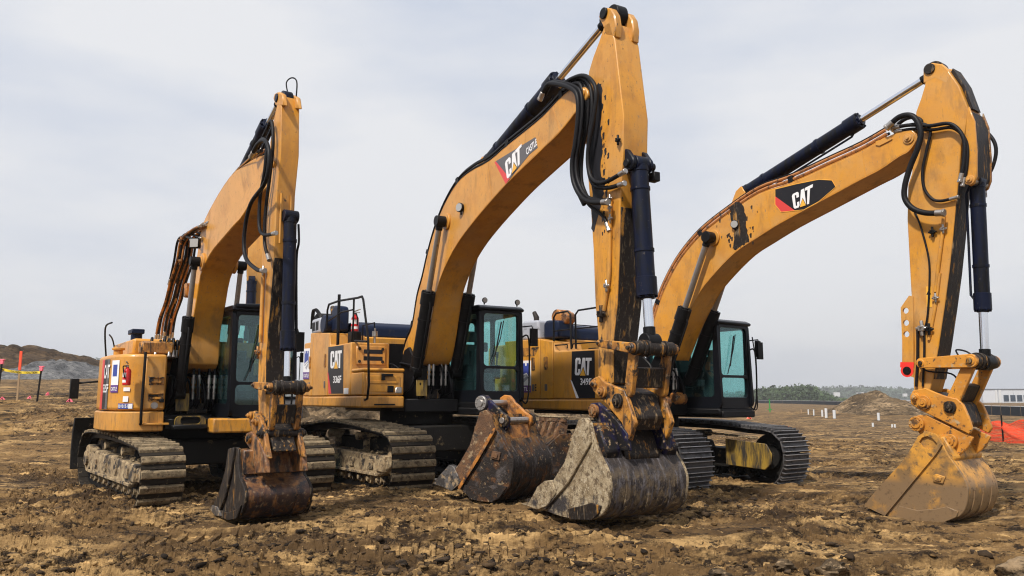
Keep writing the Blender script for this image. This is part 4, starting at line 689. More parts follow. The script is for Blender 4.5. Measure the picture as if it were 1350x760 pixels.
e2 = root_of('M2', (-1.9, 15.9, .12), 'middle yellow excavator numbered 336F, resting its mud caked bucket on the soil')
D = DATA['M2']
da = R(TK['M2']-HD['M2'])
prof2 = [(2.42, .50), (2.36, .82), (2.12, 1.0), (1.6, 1.05), (.9, 1.11), (-.3, 1.16), (-1.2, 1.09), (-1.9, 1.05), (-2.3, .95), (-2.48, .62), (-2.36, .25), (-2.0, .04), (0, .0), (2.0, .03), (2.32, .2)]
track(e2, -1.72, -.92, prof2, da, (0, 0, -.09), 'shoe_mud', 'frame_mud', n=50, sprx=-1.98, idx=1.92)
track(e2, .95, 1.75, prof2, da, (0, 0, -.09), 'shoe_dark', 'frame_dark', sprx=-1.98, idx=1.92, outer=1, fmud=False)
undercarriage(e2, 0, 0, da)
big_body(e2, -1.14, .30, 1.0, 0, 2.90, 2.56, '336F', [(-1.17, 2.55), (-.16, 2.53), (-.10, 1.60), (-.88, 1.60), (-1.13, 2.0)],
         [(-.964, 2.107), (-.985, 2.45), (-.247, 2.436), (-.235, 2.09)], [(-.76, 1.81), (-.765, 1.95), (-.24, 1.95), (-.23, 1.80)], [(-1.165, 2.03), (-1.12, 2.03), (-.86, 1.60), (-1.05, 1.60)])
castle_logo(e2, [(-3.05, 1.94), (-3.08, 2.62), (-2.56, 2.60), (-2.55, 1.93)], -1.479)
mb = MB(); mb.prism(rrect(-.06, .22, 1.59, 1.70, .01), -1.485, -1.481); obj('small_sticker', mb, 'white', e2)
swing_frame(e2, 0)
cab_part(e2, .53, 1.46, -.15, 1.74, 1.44, 3.22)
boom_part(e2, D, .27, 1, 18, runs=[(-.22, .05, .028, 'rubber'), (-.16, .09, .026, 'brasspipe'), (-.23, .105, .022, 'rubber'), (-.08, .12, .026, 'brasspipe'), (.19, .05, .026, 'rubber'), (-.20, .15, .016, 'rubber')])
mb = MB(); mb.prism(D['logo'], -.2735, -.2705); lg = obj('decal_panel', mb, 'decal_grey', e2)
q = quadmap(D['logo_cat']); mb = MB(); L_ = D['logo']
mb.prism([L_[0], L_[1], (L_[1][0]+.05, L_[1][1]+.0), (L_[0][0]+.13, L_[0][1]+.06)], -.2745, -.2737); obj('decal_stripe', mb, 'redfade', lg)
logo_letters(lg, D['logo_cat'], -.2735)
a_, b_ = [Vector(p) for p in D['logo_castle']]; n_ = Vector((-(b_-a_).y, (b_-a_).x)).normalized()*.055
lettering(lg, 'CASTLE', [tuple(a_-n_), tuple(a_+n_), tuple(b_+n_), tuple(b_-n_)], -.2750)
mb = MB(); mb.prism(D['stick'], -.2, .2); st = obj('stick', mb, 'yellow_stick', e2, bevel=.014, seg=2)
for s in (-1, 1):
    mb = MB(); mb.prism(D['stick_ear'], s*.145-.055, s*.145+.055); obj('stick_ear', mb, 'yellow_stick', st, bevel=.015)
mb = MB(); mb.ycyl(*D['stick_top_pin'][0], -.23, .23, .075, 22); mb.ycyl(*D['stick_top_pin'][0], -.085, .085, .15, 24); obj('stick_pin', mb, 'black', st, bevel=.006)
# bottom face cover plates on the stick, cylinder bracket
S = D['stick']
for a, b in ((-.165, -.105), (.105, .165)): mb = MB(); mb.prism(capsule((7.03, 4.52), (7.13, 4.44), .26, .20), a, b); obj('cylinder_bracket', mb, 'navy', st, bevel=.012)
mb = MB(); mb.ycyl(7.124, 4.437, -.21, .24, .055, 18); mb.box(7.10, 7.22, .17, .27, 4.24, 4.36); obj('cylinder_pin', mb, 'black', st, bevel=.008)
mb = MB(); mb.prism([S[5], S[6], S[7], S[8], S[9], (S[9][0]+.012, S[9][1]), (S[8][0]+.012, S[8][1]), (S[7][0]+.014, S[7][1]), (S[6][0]+.014, S[6][1]), (S[5][0]+.012, S[5][1])], -.185, .185); obj('dark_face_plate', mb, 'grease', st, bevel=.004)  # near-black sheet along the lower front face of the stick
cylinder_part(e2, 'arm_cylinder', D['arm_cyl'][2], D['arm_cyl'][1], D['arm_cyl'][0], 0, .135, .055, eye=.08)
for s, k in ((-1, 'boom_cyl'), (1, 'boom_cyl_far')):
    cylinder_part(e2, 'boom_cylinder', D['boom_cyl'][0], D['boom_cyl'][1], D['boom_cyl'][2], s*.41, .115, .052, mat='black', rodmat='dullrod', eye=.09)
cylinder_part(e2, 'bucket_cylinder', D['bkt_cyl'][2], D['bkt_cyl'][1], D['bkt_cyl'][0], .0, .115, .06, eye=.10)
link_set(e2, D, .33, .13, .10, .085)
coupler_set(e2, D, .28)
bucket_part(e2, D, -.6, .6, 7, ('mud_bucket', 'shell_m', 'mud_bucket'), teeth=5, ears_y=[(-.33, -.27), (.27, .33)], earmat='blue_steel', heelmat='grease')
boss(e2, D['boss'], -.33, .085, 'rust_bucket', -1, .05, bolt=8, name='flanged_pin')
B = D['bucket']; hx, hz = B[-1]
tq = [(hx-.02, hz-.03), (hx+.12, hz-.03), (hx+.26, hz-.32), (hx+.20, hz-.44), (hx+.05, hz-.25)]
mb = MB(); mb.prism(tq, -.553, -.335); obj('torsion_tube', mb, 'blue_steel', e2, bevel=.02)
mb = MB(); mb.prism([(a+.0, b-.07) for a, b in tq], -.265, .265); obj('torsion_tube', mb, 'grease', e2, bevel=.02); mb = MB(); mb.prism(tq, .335, .553); obj('torsion_tube', mb, 'blue_steel', e2, bevel=.02)  # middle piece near-black: the shadow between the ears is put into its colour
hb = D['ear'][5]; mb = MB(); mb.box(hb[0]-.02, hb[0]+.0, -1, -.9, 0, .01) if False else None
work_lamp(e2, (D['lamp'][0][0], -.34, D['lamp'][0][1]), (.35, -1, 0), .085)
hose(e2, D['hose1'], -.36, .034); hose(e2, D['hose2'], -.31, .028); hose(e2, D['hose3'], -.27, .028); hose(e2, D['hose4'], -.245, .024)
hose(st, [(p[0]+.035, p[1]+.02) for p in D['hose1']], -.32, .030); hose(st, [(p[0]-.03, p[1]-.02) for p in D['hose4'][:7]], -.28, .03); hose(st, [(p[0]+.03, p[1]) for p in D['hose4'][:7]], -.225, .026)
rg = random.Random(14); gp_ = [(6.42, 5.60), (6.60, 5.68), (6.66, 5.45), (6.60, 5.15), (6.63, 4.8), (6.58, 4.5), (6.64, 4.2), (6.55, 3.95), (6.38, 3.7), (6.40, 4.3), (6.33, 4.9), (6.34, 5.3)]
G = cr_spline([(a, b, 0) for a, b in gp_+[gp_[0]]], 6); mb = MB(); gc = centroid(gp_)
mb.prism([(gc[0]+(p.x-gc[0])*(1+rg.uniform(-.2, .2)), p.y+rg.uniform(-.02, .02)) for p in G[:-1]], -.2025, -.2005)
for k in range(70):
    x = 6.60+abs(rg.gauss(0, .07)); z = rg.gauss(4.4, .55); s_ = .004+.03*rg.random()**3
    if x < 6.85: mb.prism([(x-s_*.6, z-s_*2.2), (x+s_*.5, z-s_*1.9), (x+s_*.8, z+s_), (x, z+s_*1.4), (x-s_, z+s_*.6)], -.2022, -.2004)
obj('grease_stain', mb, 'decal_black', st)['kind'] = 'stuff'

hose(e2, D['pipe1'], -.225, .028, 'yellow_stick', 'stick_pipe'); hose(e2, D['pipe2'], -.225, .028, 'yellow_stick', 'stick_pipe')
for i, k in enumerate(('valve1', 'valve2', 'valve3')): fitting(e2, D[k][0], -.245, (.045, .065, .04)[i], ('steel', 'grease', 'black')[i])
for dz_ in (0, -.12, -.26): fitting(e2, (D['pipe1'][0][0], D['pipe1'][0][1]+dz_), -.24, .035, 'steel')
# hand rails on the right walkway
Yr = -1.40
rail(e2, [(-1.62, Yr, 2.95), (-1.6, Yr, 3.36), (-1.5, Yr, 3.47), (-.80, Yr, 3.47), (.40, Yr, 3.40), (.62, Yr, 3.40), (.70, Yr, 3.33), (1.12, Yr-.03, 2.55), (1.24, Yr-.04, 1.75), (1.15, Yr-.03, 1.50), (1.0, Yr-.02, 1.48)], .022)
rail(e2, [(-.80, Yr, 3.60), (-.80, Yr, 2.57)], .032); rail(e2, [(.15, Yr, 3.42), (.15, Yr, 2.95), (.1, Yr, 2.57)], .02); rail(e2, [(-1.5, Yr, 3.12), (-.6, Yr, 3.22), (.1, Yr, 3.20)], .016)
rail(e2, [(.28, Yr, 2.59), (.6, Yr-.05, 2.56), (1.12, Yr-.05, 2.52)], .02)
rail(e2, [(-.9, -.85, 2.58), (-.9, -.85, 3.0), (-.2, -.85, 3.0), (-.2, -.85, 2.58)], .014)
mb = MB(); mb.box(-.80, -.52, -1.2, -1.0, 2.57, 2.84); obj('extinguisher_bracket', mb, 'black', e2, bevel=.01)
mb = MB(); mb.box(-3.0, -2.35, -1.35, -.85, 2.93, 3.28); cw = obj('air_cowl', mb, 'cowl_grey', e2, bevel=.06, seg=3)
mb = MB(); mb.box(-2.92, -2.70, -1.355, -1.33, 3.0, 3.2); mb.box(-2.64, -2.42, -1.355, -1.33, 3.0, 3.2); obj('cowl_grille', mb, 'black', cw, bevel=.005)
mb = MB(); mb.ycyl(-2.1, 3.10, -1.35, -.85, .2, 24); obj('muffler', mb, 'hood_navy', e2, bevel=.02)
mb = MB(); mb.prism([(-1.98, 2.92), (-1.98, 3.40), (-1.85, 3.50), (-1.55, 3.45), (-1.50, 3.35), (-1.50, 2.92)], -1.2, -.95); obj('precleaner_housing', mb, 'hood_navy', e2, bevel=.05, seg=3)
mb = MB(); mb.tube([(-2.3, -1.05, 3.2), (-2.3, -1.05, 3.38), (-2.42, -1.05, 3.52)], [.07, .07, .05], 14); obj('exhaust_stack', mb, 'grease', e2)
mb = MB(); mb.ycyl(-3.15, 3.15, -1.2, -.8, .30, 26); hr = obj('hose_reel', mb, 'black', e2, bevel=.02)
mb = MB(); mb.ycyl(-3.15, 3.12, -1.26, -1.2, .09, 16); obj('reel_hub', mb, 'orange_steel', hr)
for k in range(3): rail(e2, [(-3.4+k*.1, -1.25, 3.1), (-3.2+k*.1, -1.28, 3.52), (-2.75+k*.08, -1.25, 3.35), (-2.6, -1.2, 3.05)], .016, 'reel_hose', 5)
for x in (-.93, .12):
    mb = MB(); mb.cyl((x, -.95, 2.57), (x, -.95, 2.86), .02, 10); mb.cyl((x, -.95, 2.70), (x, -.95, 2.80), .055, 12); obj('breather_cap', mb, 'steel', e2)

# ---------------------------------------------------------------- excavator with the clean yellow bucket, 349F
e3 = root_of('M3', (2.56, 16.3, 0), 'right hand yellow excavator reaching out to a clean yellow bucket, number 349F on its side')
D = DATA['M3']; da = R(TK['M3']-HD['M3'])
prof3 = [(2.60, .50), (2.52, .84), (2.26, 1.02), (1.7, 1.06), (.9, 1.12), (-.4, 1.14), (-1.3, 1.10), (-2.1, 1.08), (-2.5, .95), (-2.66, .6), (-2.52, .24), (-2.1, .03), (0, -.02), (2.2, .02), (2.48, .2)]
o3 = uc_off('M3', .10, 0)
track(e3, -1.78, -1.0, prof3, da, o3, 'shoe_dark', 'frame_dark', n=50, sprx=-2.15, idx=2.08, fmud=False)
tl = track(e3, 1.0, 1.80, prof3, da, o3, 'shoe_dark', 'frame_dark', n=50, sprx=-2.15, idx=2.08, fmud=False)
mb = MB(); mb.prism([(1.30, .34), (1.30, .84), (2.25, .78), (2.36, .60), (2.34, .42), (2.2, .30)], .955, .985); obj('inner_guard_plate', mb, 'yellow_dark', tl, bevel=.01)
mb = MB()
rr = random.Random(9)
for k in range(260): x = rr.uniform(.2, 2.0); clod(mb, (x, rr.uniform(.95, 1.15), .955-abs(x-.6)*.06), rr.uniform(.02, .05), rr, .45)
tag(obj('packed_mud', mb, 'shoe_mud', tl), kind='stuff')
undercarriage(e3, o3[0], o3[1], da)
big_body(e3, -.90, .45, 1.15, .06, 2.84, 2.57, '349F', [(-.316, 2.55), (.343, 2.535), (.335, 1.63), (-.13, 1.63), (-.34, 1.95)],
         [(-.233, 2.077), (-.205, 2.418), (.262, 2.40), (.225, 2.067)], [(-.075, 1.883), (-.072, 2.015), (.246, 2.012), (.235, 1.88)], [(-.365, 1.99), (-.325, 1.97), (-.12, 1.63), (-.20, 1.63)], seam=-1.32, hx0=-2.1)
castle_logo(e3, [(-2.15, 1.75), (-2.15, 2.43), (-1.62, 2.42), (-1.62, 1.75)], -1.479)
lettering(e3, 'E E', [(-1.58, 1.78), (-1.58, 1.92), (-1.44, 1.92), (-1.44, 1.78)], -1.483, 'decal_black')
mb = MB(); mb.prism([(-1.95, 2.52), (-1.95, 2.70), (-1.35, 2.69), (-1.5, 2.51)], -1.485, -1.4805); obj('vent_panel', mb, 'yellow_dirty', e3)
swing_frame(e3, .05, bw=.28)
cab_part(e3, .42, 1.42, -.12, 1.80, 1.44, 3.12, lamps=False)
boom_part(e3, D, .28, 1, 13, runs=[(-.23, .06, .032, 'brasspipe'), (-.22, .135, .028, 'brasspipe'), (-.12, .10, .024, 'rubber'), (.08, .07, .024, 'brasspipe'), (.2, .05, .024, 'rubber'), (-.20, .18, .014, 'rubber')])
mb = MB(); mb.prism(D['logo'], -.2835, -.2805); lg = obj('decal_panel', mb, 'decal_black', e3); L_ = D['logo']
mx_ = lambda a, b, t: (a[0]+(b[0]-a[0])*t, a[1]+(b[1]-a[1])*t)
mb = MB(); mb.prism([mx_(L_[0], L_[1], .45), L_[1], L_[2], mx_(L_[2], L_[3], .62)], -.2845, -.2837); obj('decal_stripe', mb, 'redfade', lg)
mb = MB(); mb.tube(P3(L_+[L_[0]], -.2825), .006, 5); obj('decal_edge', mb, 'printyellow', lg)
logo_letters(lg, D['logo_cat'], -.2835)
G = cr_spline([(a, b, 0) for a, b in D['grease']+[D['grease'][0]]], 5); rg = random.Random(4); gc = centroid(D['grease'])
mb = MB(); mb.prism([(gc[0]+(p.x-gc[0])*(1+rg.uniform(-.15, .12)), gc[1]+(p.y-gc[1])*(1+rg.uniform(-.03, .03))) for p in G[:-1]], -.2815, -.2802)
for k in range(60):
    x = gc[0]+rg.gauss(0, .22); z = gc[1]+rg.gauss(-.02, .28); s = rg.uniform(.008, .028)
    if abs(z-gc[1]) < .36: mb.prism([(x-s*.6, z-s*1.6), (x+s*.5, z-s*1.9), (x+s*.8, z+s), (x, z+s*1.4), (x-s, z+s*.6)], -.2812, -.2803)
obj('grease_stain', mb, 'grease', e3)['kind'] = 'stuff'
work_lamp(e3, (D['lamp'][0][0], -.33, D['lamp'][0][1]), (.35, -1, -.1), .075)
mb = MB(); mb.prism(D['stick'], -.2, .2); st = obj('stick', mb, 'yellow_boom', e3, bevel=.014, seg=2)
for s in (-1, 1):
    mb = MB(); mb.prism(D['stick_ear'], s*.145-.056, s*.145+.056); obj('stick_ear', mb, 'yellow_boom', st, bevel=.015)
    mb = MB(); mb.prism(D['nose'], s*.225-.024, s*.225+.024); obj('nose_plate', mb, 'yellow_boom' if s < 0 else 'yellow_dirty', st, bevel=.01)
mb = MB(); mb.prism(scaled(D['nose'], .93), -.199, .199); obj('nose_core', mb, 'grease', st, bevel=.01)
mb = MB(); mb.ycyl(*D['stick_top_pin'][0], -.23, .23, .08, 22); mb.ycyl(*D['stick_top_pin'][0], -.085, .085, .15, 24); obj('stick_pin', mb, 'grease', st, bevel=.006)
boss(st, [D['nose_pin'][0]], -.25, .07, 'yellow_boom', -1, .02); mb = MB(); mb.ycyl(*D['nose_pin'][0], -.24, .24, .06, 20); obj('cylinder_pin', mb, 'steel', st)
S = D['stick']; k0 = [S[6], S[7], S[8], S[9], S[10], S[11], S[12]]
mb = MB(); mb.prism(k0+[(p[0]+.013, p[1]) for p in reversed(k0)], -.185, .185); obj('dark_face_plate', mb, 'grease', st, bevel=.004)  # dark sheet down the front face, as on the middle machine
nf = [S[1], S[2], S[3]]; mb = MB(); mb.prism([(S[1][0]+.01, S[1][1]-.02), (S[2][0]+.01, S[2][1]), (S[3][0]-.01, S[3][1]+.03), (S[3][0]+.03, S[3][1]+.02), (S[2][0]+.04, S[2][1]+.03), (S[1][0]+.04, S[1][1]+.03)], -.13, .13); obj('nose_cover', mb, 'grease', st, bevel=.006)
mb = MB(); mb.prism(D['plate'], -.215, -.175, holes=[circ(p[0], p[1], .045, 14)[::-1] for p in D['plateholes']]); pl_ = obj('lifting_plate', mb, 'yellow_boom', st)
h_ = D['plateholes'][3]; mb = MB(); mb.prism(circ(h_[0], h_[1], .095, 20), -.2165, -.2155, holes=[circ(h_[0], h_[1], .055, 14)[::-1]]); mb.prism([(h_[0]-.10, h_[1]+.05), (h_[0]+.10, h_[1]+.04), (h_[0]+.11, h_[1]+.12), (h_[0]-.09, h_[1]+.13)], -.2168, -.2160); obj('paint_mark', mb, 'redmark', pl_)
mb = MB(); mb.ycyl(h_[0], h_[1], -.225, -.17, .06, 16); obj('plate_pin', mb, 'black', pl_)
mb = MB(); mb.prism(D['yellowtag'], -.205, -.201); tg = obj('warning_sticker', mb, 'printyellow', st); c_ = centroid(D['yellowtag'])
mb = MB(); mb.prism([(c_[0]-.035, c_[1]+.03), (c_[0]+.035, c_[1]+.03), (c_[0], c_[1]+.10)], -.2065, -.2055); obj('warning_triangle', mb, 'decal_black', tg)
cylinder_part(e3, 'arm_cylinder', D['arm_cyl'][2], D['arm_cyl'][1], D['arm_cyl'][0], 0, .125, .055, eye=.08)
for s in (-1, 1): cylinder_part(e3, 'boom_cylinder', D['boom_cyl'][0], D['boom_cyl'][1], D['boom_cyl'][2], s*.42, .115, .055, mat='black', rodmat='dullrod', eye=.09)
cylinder_part(e3, 'bucket_cylinder', D['bkt_cyl'][2], D['bkt_cyl'][1], D['bkt_cyl'][0], .0, .098, .058, eye=.10)
link_set(e3, D, .35, .16, .15, .10, mat='yellow_link')
coupler_set(e3, D, .30, mat='yellow_link', pr=(.06, .10, .085))
bucket_part(e3, D, -.47, .47, 6, ('clean_bucket', 'clean_bucket', 'clean_bucket'), teeth=0, ears_y=[(-.30, -.24), (.24, .30)], earmat='yellow_link', heelmat='clean_bucket')
boss(e3, D['boss'], -.30, .105, 'yellow_link', -1, .06, bolt=8, name='flanged_pin'); boss(e3, D['boss2'], -.30, .10, 'yellow_link', -1, .06, name='bucket_pin')
B = D['bucket']; hx, hz = B[-1]
mb = MB(); mb.prism([(hx-.02, hz-.06), (hx+.08, hz-.02), (hx+.22, hz-.30), (hx+.16, hz-.40), (hx+.02, hz-.2)], -.42, .42); obj('torsion_tube', mb, 'clean_bucket', e3, bevel=.02)
hose(e3, D['hose1'], -.36, .042); hose(e3, D['hose2'], -.30, .028); hose(e3, D['hose3'], -.25, .022); hose(e3, D['hose4'], .3, .026); hose(e3, D['hose5'], -.225, .014)
hose(e3, [(p[0]+.02, p[1]-.06) for p in D['hose2']], -.27, .024); hose(e3, D['hose1'][:4]+[(D['hose1'][4][0]-.15, D['hose1'][4][1]+.1)], -.2, .03)
hose(e3, D['pipe1'], -.225, .026, 'yellow_boom', 'stick_pipe'); hose(e3, D['pipe2'], -.235, .020, 'rubber', 'grease_line')
hose(e3, [(p[0]+.09, p[1]) for p in D['pipe2']], -.225, .016, 'rubber', 'grease_line')
hose(e3, [(S[9][0]-.12, S[9][1]), (S[10][0]-.12, S[10][1]), (S[11][0]-.12, S[11][1]+.1)], -.215, .022, 'yellow_boom', 'stick_pipe')
for i, (k, s_, m_) in enumerate((('valve1', .04, 'steel'), ('valve2', .04, 'steel'), ('valve3', .065, 'steel'), ('valve4', .045, 'black'))): fitting(e3, D[k][0], -.245, s_, m_)
fitting(e3, (D['valve3'][0][0]+.1, D['valve3'][0][1]-.02), -.245, .05, 'black')
a_, b_ = D['link_a']; hose(e3, [(b_[0]-.18, b_[1]+.02), (b_[0]-.25, b_[1]+.16), (b_[0]-.12, b_[1]+.14), (b_[0]-.02, b_[1]+.06)], -.2, .012); hose(e3, [(a_[0]-.1, a_[1]+.1), (a_[0], a_[1]-.1), (a_[0]+.35, a_[1]-.16), (a_[0]+.45, a_[1]-.3)], -.25, .012)
Yr = -1.42
rail(e3, [(-.94, Yr, 2.60), (-.94, Yr, 3.28), (-.86, Yr, 3.36), (-.50, Yr, 3.37), (-.42, Yr, 3.30), (-.40, Yr, 2.60)], .02)
rail(e3, [(-.94, Yr, 3.0), (-.41, Yr, 3.0)], .014); rail(e3, [(-.26, Yr, 2.60), (-.27, Yr, 3.28), (-.18, Yr, 3.36), (.45, Yr, 3.37), (.9, Yr, 3.3), (1.2, Yr, 2.6), (1.3, Yr, 1.6)], .02)
rail(e3, [(-.26, Yr, 3.0), (.7, Yr, 3.0)], .014); rail(e3, [(-.9, Yr-.02, 2.62), (-.9, Yr-.02, 2.70), (-.5, Yr-.02, 2.70), (-.5, Yr-.02, 2.62)], .014, 'step_rail'); rail(e3, [(-.35, Yr-.02, 2.62), (-.33, Yr-.02, 2.70), (.35, Yr-.02, 2.70), (.4, Yr-.02, 2.62)], .014, 'step_rail')
mb = MB(); mb.ycyl(-1.25, 3.34, -1.1, -.75, .16, 22); mb.ycyl(-1.02, 3.30, -1.1, -.85, .13, 22); obj('turbo_intake', mb, 'orange_steel', e3, bevel=.02)
mb = MB(); mb.prism([(-2.2, 2.87), (-2.2, 3.2), (-2.05, 3.3), (-1.55, 3.28), (-1.5, 2.87)], -1.35, -.9); obj('air_cowl', mb, 'cowl_grey', e3, bevel=.05, seg=3)
mb = MB(); mb.prism([(-1.49, 2.87), (-1.49, 3.2), (-1.4, 3.27), (-1.0, 3.24), (-.98, 2.87)], -1.25, -.8); obj('muffler', mb, 'hood_navy', e3, bevel=.05, seg=3)
mb = MB(); mb.tube([(-1.78, -1.2, 3.26), (-1.78, -1.2, 3.36), (-1.86, -1.2, 3.48)], [.06, .06, .045], 14); obj('exhaust_stack', mb, 'grease', e3)
mb = MB(); mb.ycyl(.9, 1.62, .05, .38, .12, 20); mb.ycyl(1.0, 1.55, -.35, -.2, .12, 20); obj('swing_motor_roller', mb, 'orange_steel', e3, bevel=.02)
rail(e3, [(1.72, 1.55, 2.85), (1.74, 1.60, 2.4), (1.74, 1.60, 1.8), (1.74, 1.58, 1.42), (1.68, 1.46, 1.45)], .012, 'mirror_pole', 4)
mb = MB(); mb.box(1.72, 1.78, 1.60, 1.76, 2.45, 2.78); obj('mirror', mb, 'black', e3, bevel=.025, seg=2)

def st_dummy(o): return o
# ---------------------------------------------------------------- compact-tail excavator on the left
e1 = root_of('M1', (-5.9, 14.5, 0), 'left hand yellow excavator with a rounded short tail and a rusty bucket on the ground')
D = DATA['M1']; da = R(TK['M1']-HD['M1']); o1 = uc_off('M1', .28, .05)
prof1 = [(2.44, .48), (2.38, .74), (2.16, .88), (1.7, .92), (1.1, .96), (.2, 1.0), (-.9, 1.02), (-1.6, 1.01), (-2.12, .95), (-2.38, .72), (-2.42, .45), (-2.25, .2), (-1.9, .04), (0, .0), (2.0, .02), (2.32, .18)]
track(e1, -1.58, -.95, prof1, da, o1, 'shoe_mud', 'frame_mud', n=49, sprx=-1.92, idx=1.92)
track(e1, .86, 1.46, prof1, da, o1, 'shoe_mud', 'frame_dark', n=46, sprx=-1.92, idx=1.92, outer=1, fmud=False)
undercarriage(e1, o1[0], o1[1], da, .92)
mb = MB(); mb.prism([(-2.95, .25), (-3.02, .6), (-2.98, 1.0), (-2.86, 1.25), (-2.80, 1.25), (-2.9, .95), (-2.93, .6), (-2.88, .25)], -1.62, 1.6); mb.box(-2.9, -1.0, -.6, -.45, .4, .6); mb.box(-2.9, -1.0, .45, .6, .4, .6); obj('dozer_blade', mb, 'frame_dark', e1, bevel=.01, loc=o1, rot=(0, 0, da))
plan = [(1.4, -.67), (1.4, -.95), (1.36, -1.14), (1.25, -1.28), (1.05, -1.38), (.75, -1.45), (.35, -1.48), (-.1, -1.48), (-.55, -1.42), (-1.0, -1.25), (-1.4, -.95), (-1.65, -.5), (-1.72, 0), (-1.65, .5), (-1.4, .95), (-1.0, 1.25), (-.5, 1.42), (-.3, 1.42), (-.3, -.67)]
curve = [(p.x, p.y) for p in cr_spline([(a, b, 0) for a, b in plan[:17]], 4)]
def surf(u, off=0.):     # point on the curved side, u = metres from the inner front corner
    s = u
    for i in range(len(curve)-1):
        a, b = Vector(curve[i]), Vector(curve[i+1]); L = (b-a).length
        if s <= L or i == len(curve)-2:
            t = (b-a)/L; n_ = Vector((t.y, -t.x)); n_ = n_ if n_.dot(a-Vector((0, 0))) > 0 else -n_; p = a+t*s+n_*off; return p.x, p.y
        s -= L
pl = curve+[(-.3, 1.42), (-.3, -.67)]
ins = [(p[0]*.985, p[1]*.985) for p in curve]+[(-.3, 1.40), (-.3, -.672)]
mb = MB(); mb.prism(pl, 1.10, 1.415, 'z'); obj('counterweight_skirt', mb, 'yellow', e1, bevel=.02, ang=50)
mb = MB(); mb.prism(ins, 1.43, 2.34, 'z'); bd = obj('rounded_body', mb, 'yellow', e1, bevel=.05, seg=3, ang=50)
def patch(u0, u1, z0, z1, mat, name, off=.004, shear=0., parent=None):
    mb = MB(); n = 8; v = []; f = []
    for i in range(n+1):
        for j, z in enumerate((z0, z1)):
            x, y = surf(u0+(u1-u0)*i/n+shear*j, -.018+off); v.append((x, y, z))
    for i in range(n): f.append((2*i, 2*i+2, 2*i+3, 2*i+1))
    mb.add(v, f); return obj(name, mb, mat, parent or bd)
def wrap_text(s, u0, u1, z0, z1, mat, off=.007):
    return lettering3(bd, s, lambda a, b: (*surf(u0+(u1-u0)*(1-a), -.018+off), z0+(z1-z0)*b), mat)
patch(1.30, 1.46, 1.45, 2.27, 'decal_black', 'decal_panel', .004); patch(1.48, 1.66, 1.45, 2.27, 'redfade', 'decal_stripe', .005); patch(1.16, 1.285, 1.45, 2.27, 'decal_grey', 'decal_panel', .0035)
wrap_text('CAT', 1.12, 1.44, 1.95, 2.18, 'white', .009); wrap_text('335F', 1.14, 1.44, 1.72, 1.86, 'white', .009)
patch(.80, 1.04, 1.72, 2.24, 'white', 'sticker'); patch(.80, 1.04, 1.72, 1.84, 'purple', 'sticker_band', .006); patch(.85, .99, 1.98, 2.17, 'blueprint', 'tower_emblem', .006); wrap_text('CASTLE', .82, 1.02, 1.75, 1.81, 'white', .009)
patch(.48, .76, 1.46, 1.545, 'blueprint', 'number_plate', .005); wrap_text('1010151', .56, .745, 1.475, 1.53, 'white', .009); patch(.485, .55, 1.465, 1.54, 'white', 'number_sticker', .008)
patch(.56, .66, 1.57, 1.66, 'white', 'small_sticker', .005); patch(.54, .66, 1.74, 1.80, 'white', 'paper_tag', .006)
rail(e1, [(1.42, -1.02, 2.33), (1.47, -1.02, 2.28), (1.47, -1.03, 1.42), (1.45, -1.02, 1.24), (1.38, -1.02, 1.22)], .022, 'handrail', 3)
for z0, z1 in ((2.23, 2.25), (2.23, 2.25)): pass
mb = MB(); mb.box(1.372, 1.392, -.985, -.69, 1.46, 2.31); dr = obj('front_door', mb, 'yellow', bd, bevel=.008)
for z in (1.86, 1.60):
    mb = MB(); mb.box(1.386, 1.40, -.93, -.70, z-.02, z+.11); mb.box(1.388, 1.43, -.90, -.74, z+.01, z+.05); mb.box(1.388, 1.425, -.93, -.72, z+.09, z+.11); obj('door_handle', mb, 'yellow_dirty', dr, bevel=.006)
mb = MB(); mb.box(1.39, 1.44, -.76, -.69, 1.56, 1.62); mb.box(1.39, 1.43, -.93, -.78, 1.655, 1.68); obj('door_lock', mb, 'black', dr, bevel=.006)
mb = MB(); mb.cyl((1.385, -.83, 1.51), (1.42, -.83, 1.51), .055, 18); obj('round_socket', mb, 'steel', dr, bevel=.005)
mb = MB(); mb.box(1.35, 1.46, -.99, -.60, 1.20, 1.235); obj('step', mb, 'yellow', e1, bevel=.008)
mb = MB(); mb.prism(scaled([(1.0, -1.2), (1.0, 1.2), (-1.2, 1.2), (-1.45, .6), (-1.45, -.6), (-1.2, -1.2)], .93), 2.342, 2.62, 'z'); obj('engine_housing', mb, 'yellow', e1, bevel=.04, seg=2)
mb = MB(); mb.cyl((.55, -1.28, 2.34), (.55, -1.28, 2.43), .07, 20); mb.cyl((.55, -1.28, 2.43), (.55, -1.28, 2.47), .10, 20); obj('filler_cap', mb, 'yellow', e1, bevel=.008)
mb = MB(); mb.cyl((.45, -1.0, 2.34), (.45, -1.0, 2.78), .09, 22); mb.box(.2, .6, -1.1, -.9, 2.72, 2.80); obj('exhaust_stack', mb, 'hood_navy', e1, bevel=.01)
mb = MB(); mb.box(.95, 1.25, -1.05, -.55, 2.345, 2.56); obj('step_cover', mb, 'yellow_dirty', e1, bevel=.03)
rail(e1, [(-.6, -1.3, 2.34), (-.55, -1.35, 2.72), (-.3, -1.38, 2.9), (.2, -1.36, 2.92)], .015, 'handrail', 4); rail(e1, [(-1.1, -1.05, 2.3), (-1.0, -1.15, 2.68), (-.4, -1.3, 2.75)], .013, 'handrail', 4)
rr = random.Random(12)
for k in range(9): hose(e1, [(1.2+rr.uniform(-.1, .1), 2.36), (1.1, 2.52+rr.uniform(0, .15)), (.8, 2.5), (.5, 2.4)], -.9+k*.07, .022, y1=-.8+k*.06)
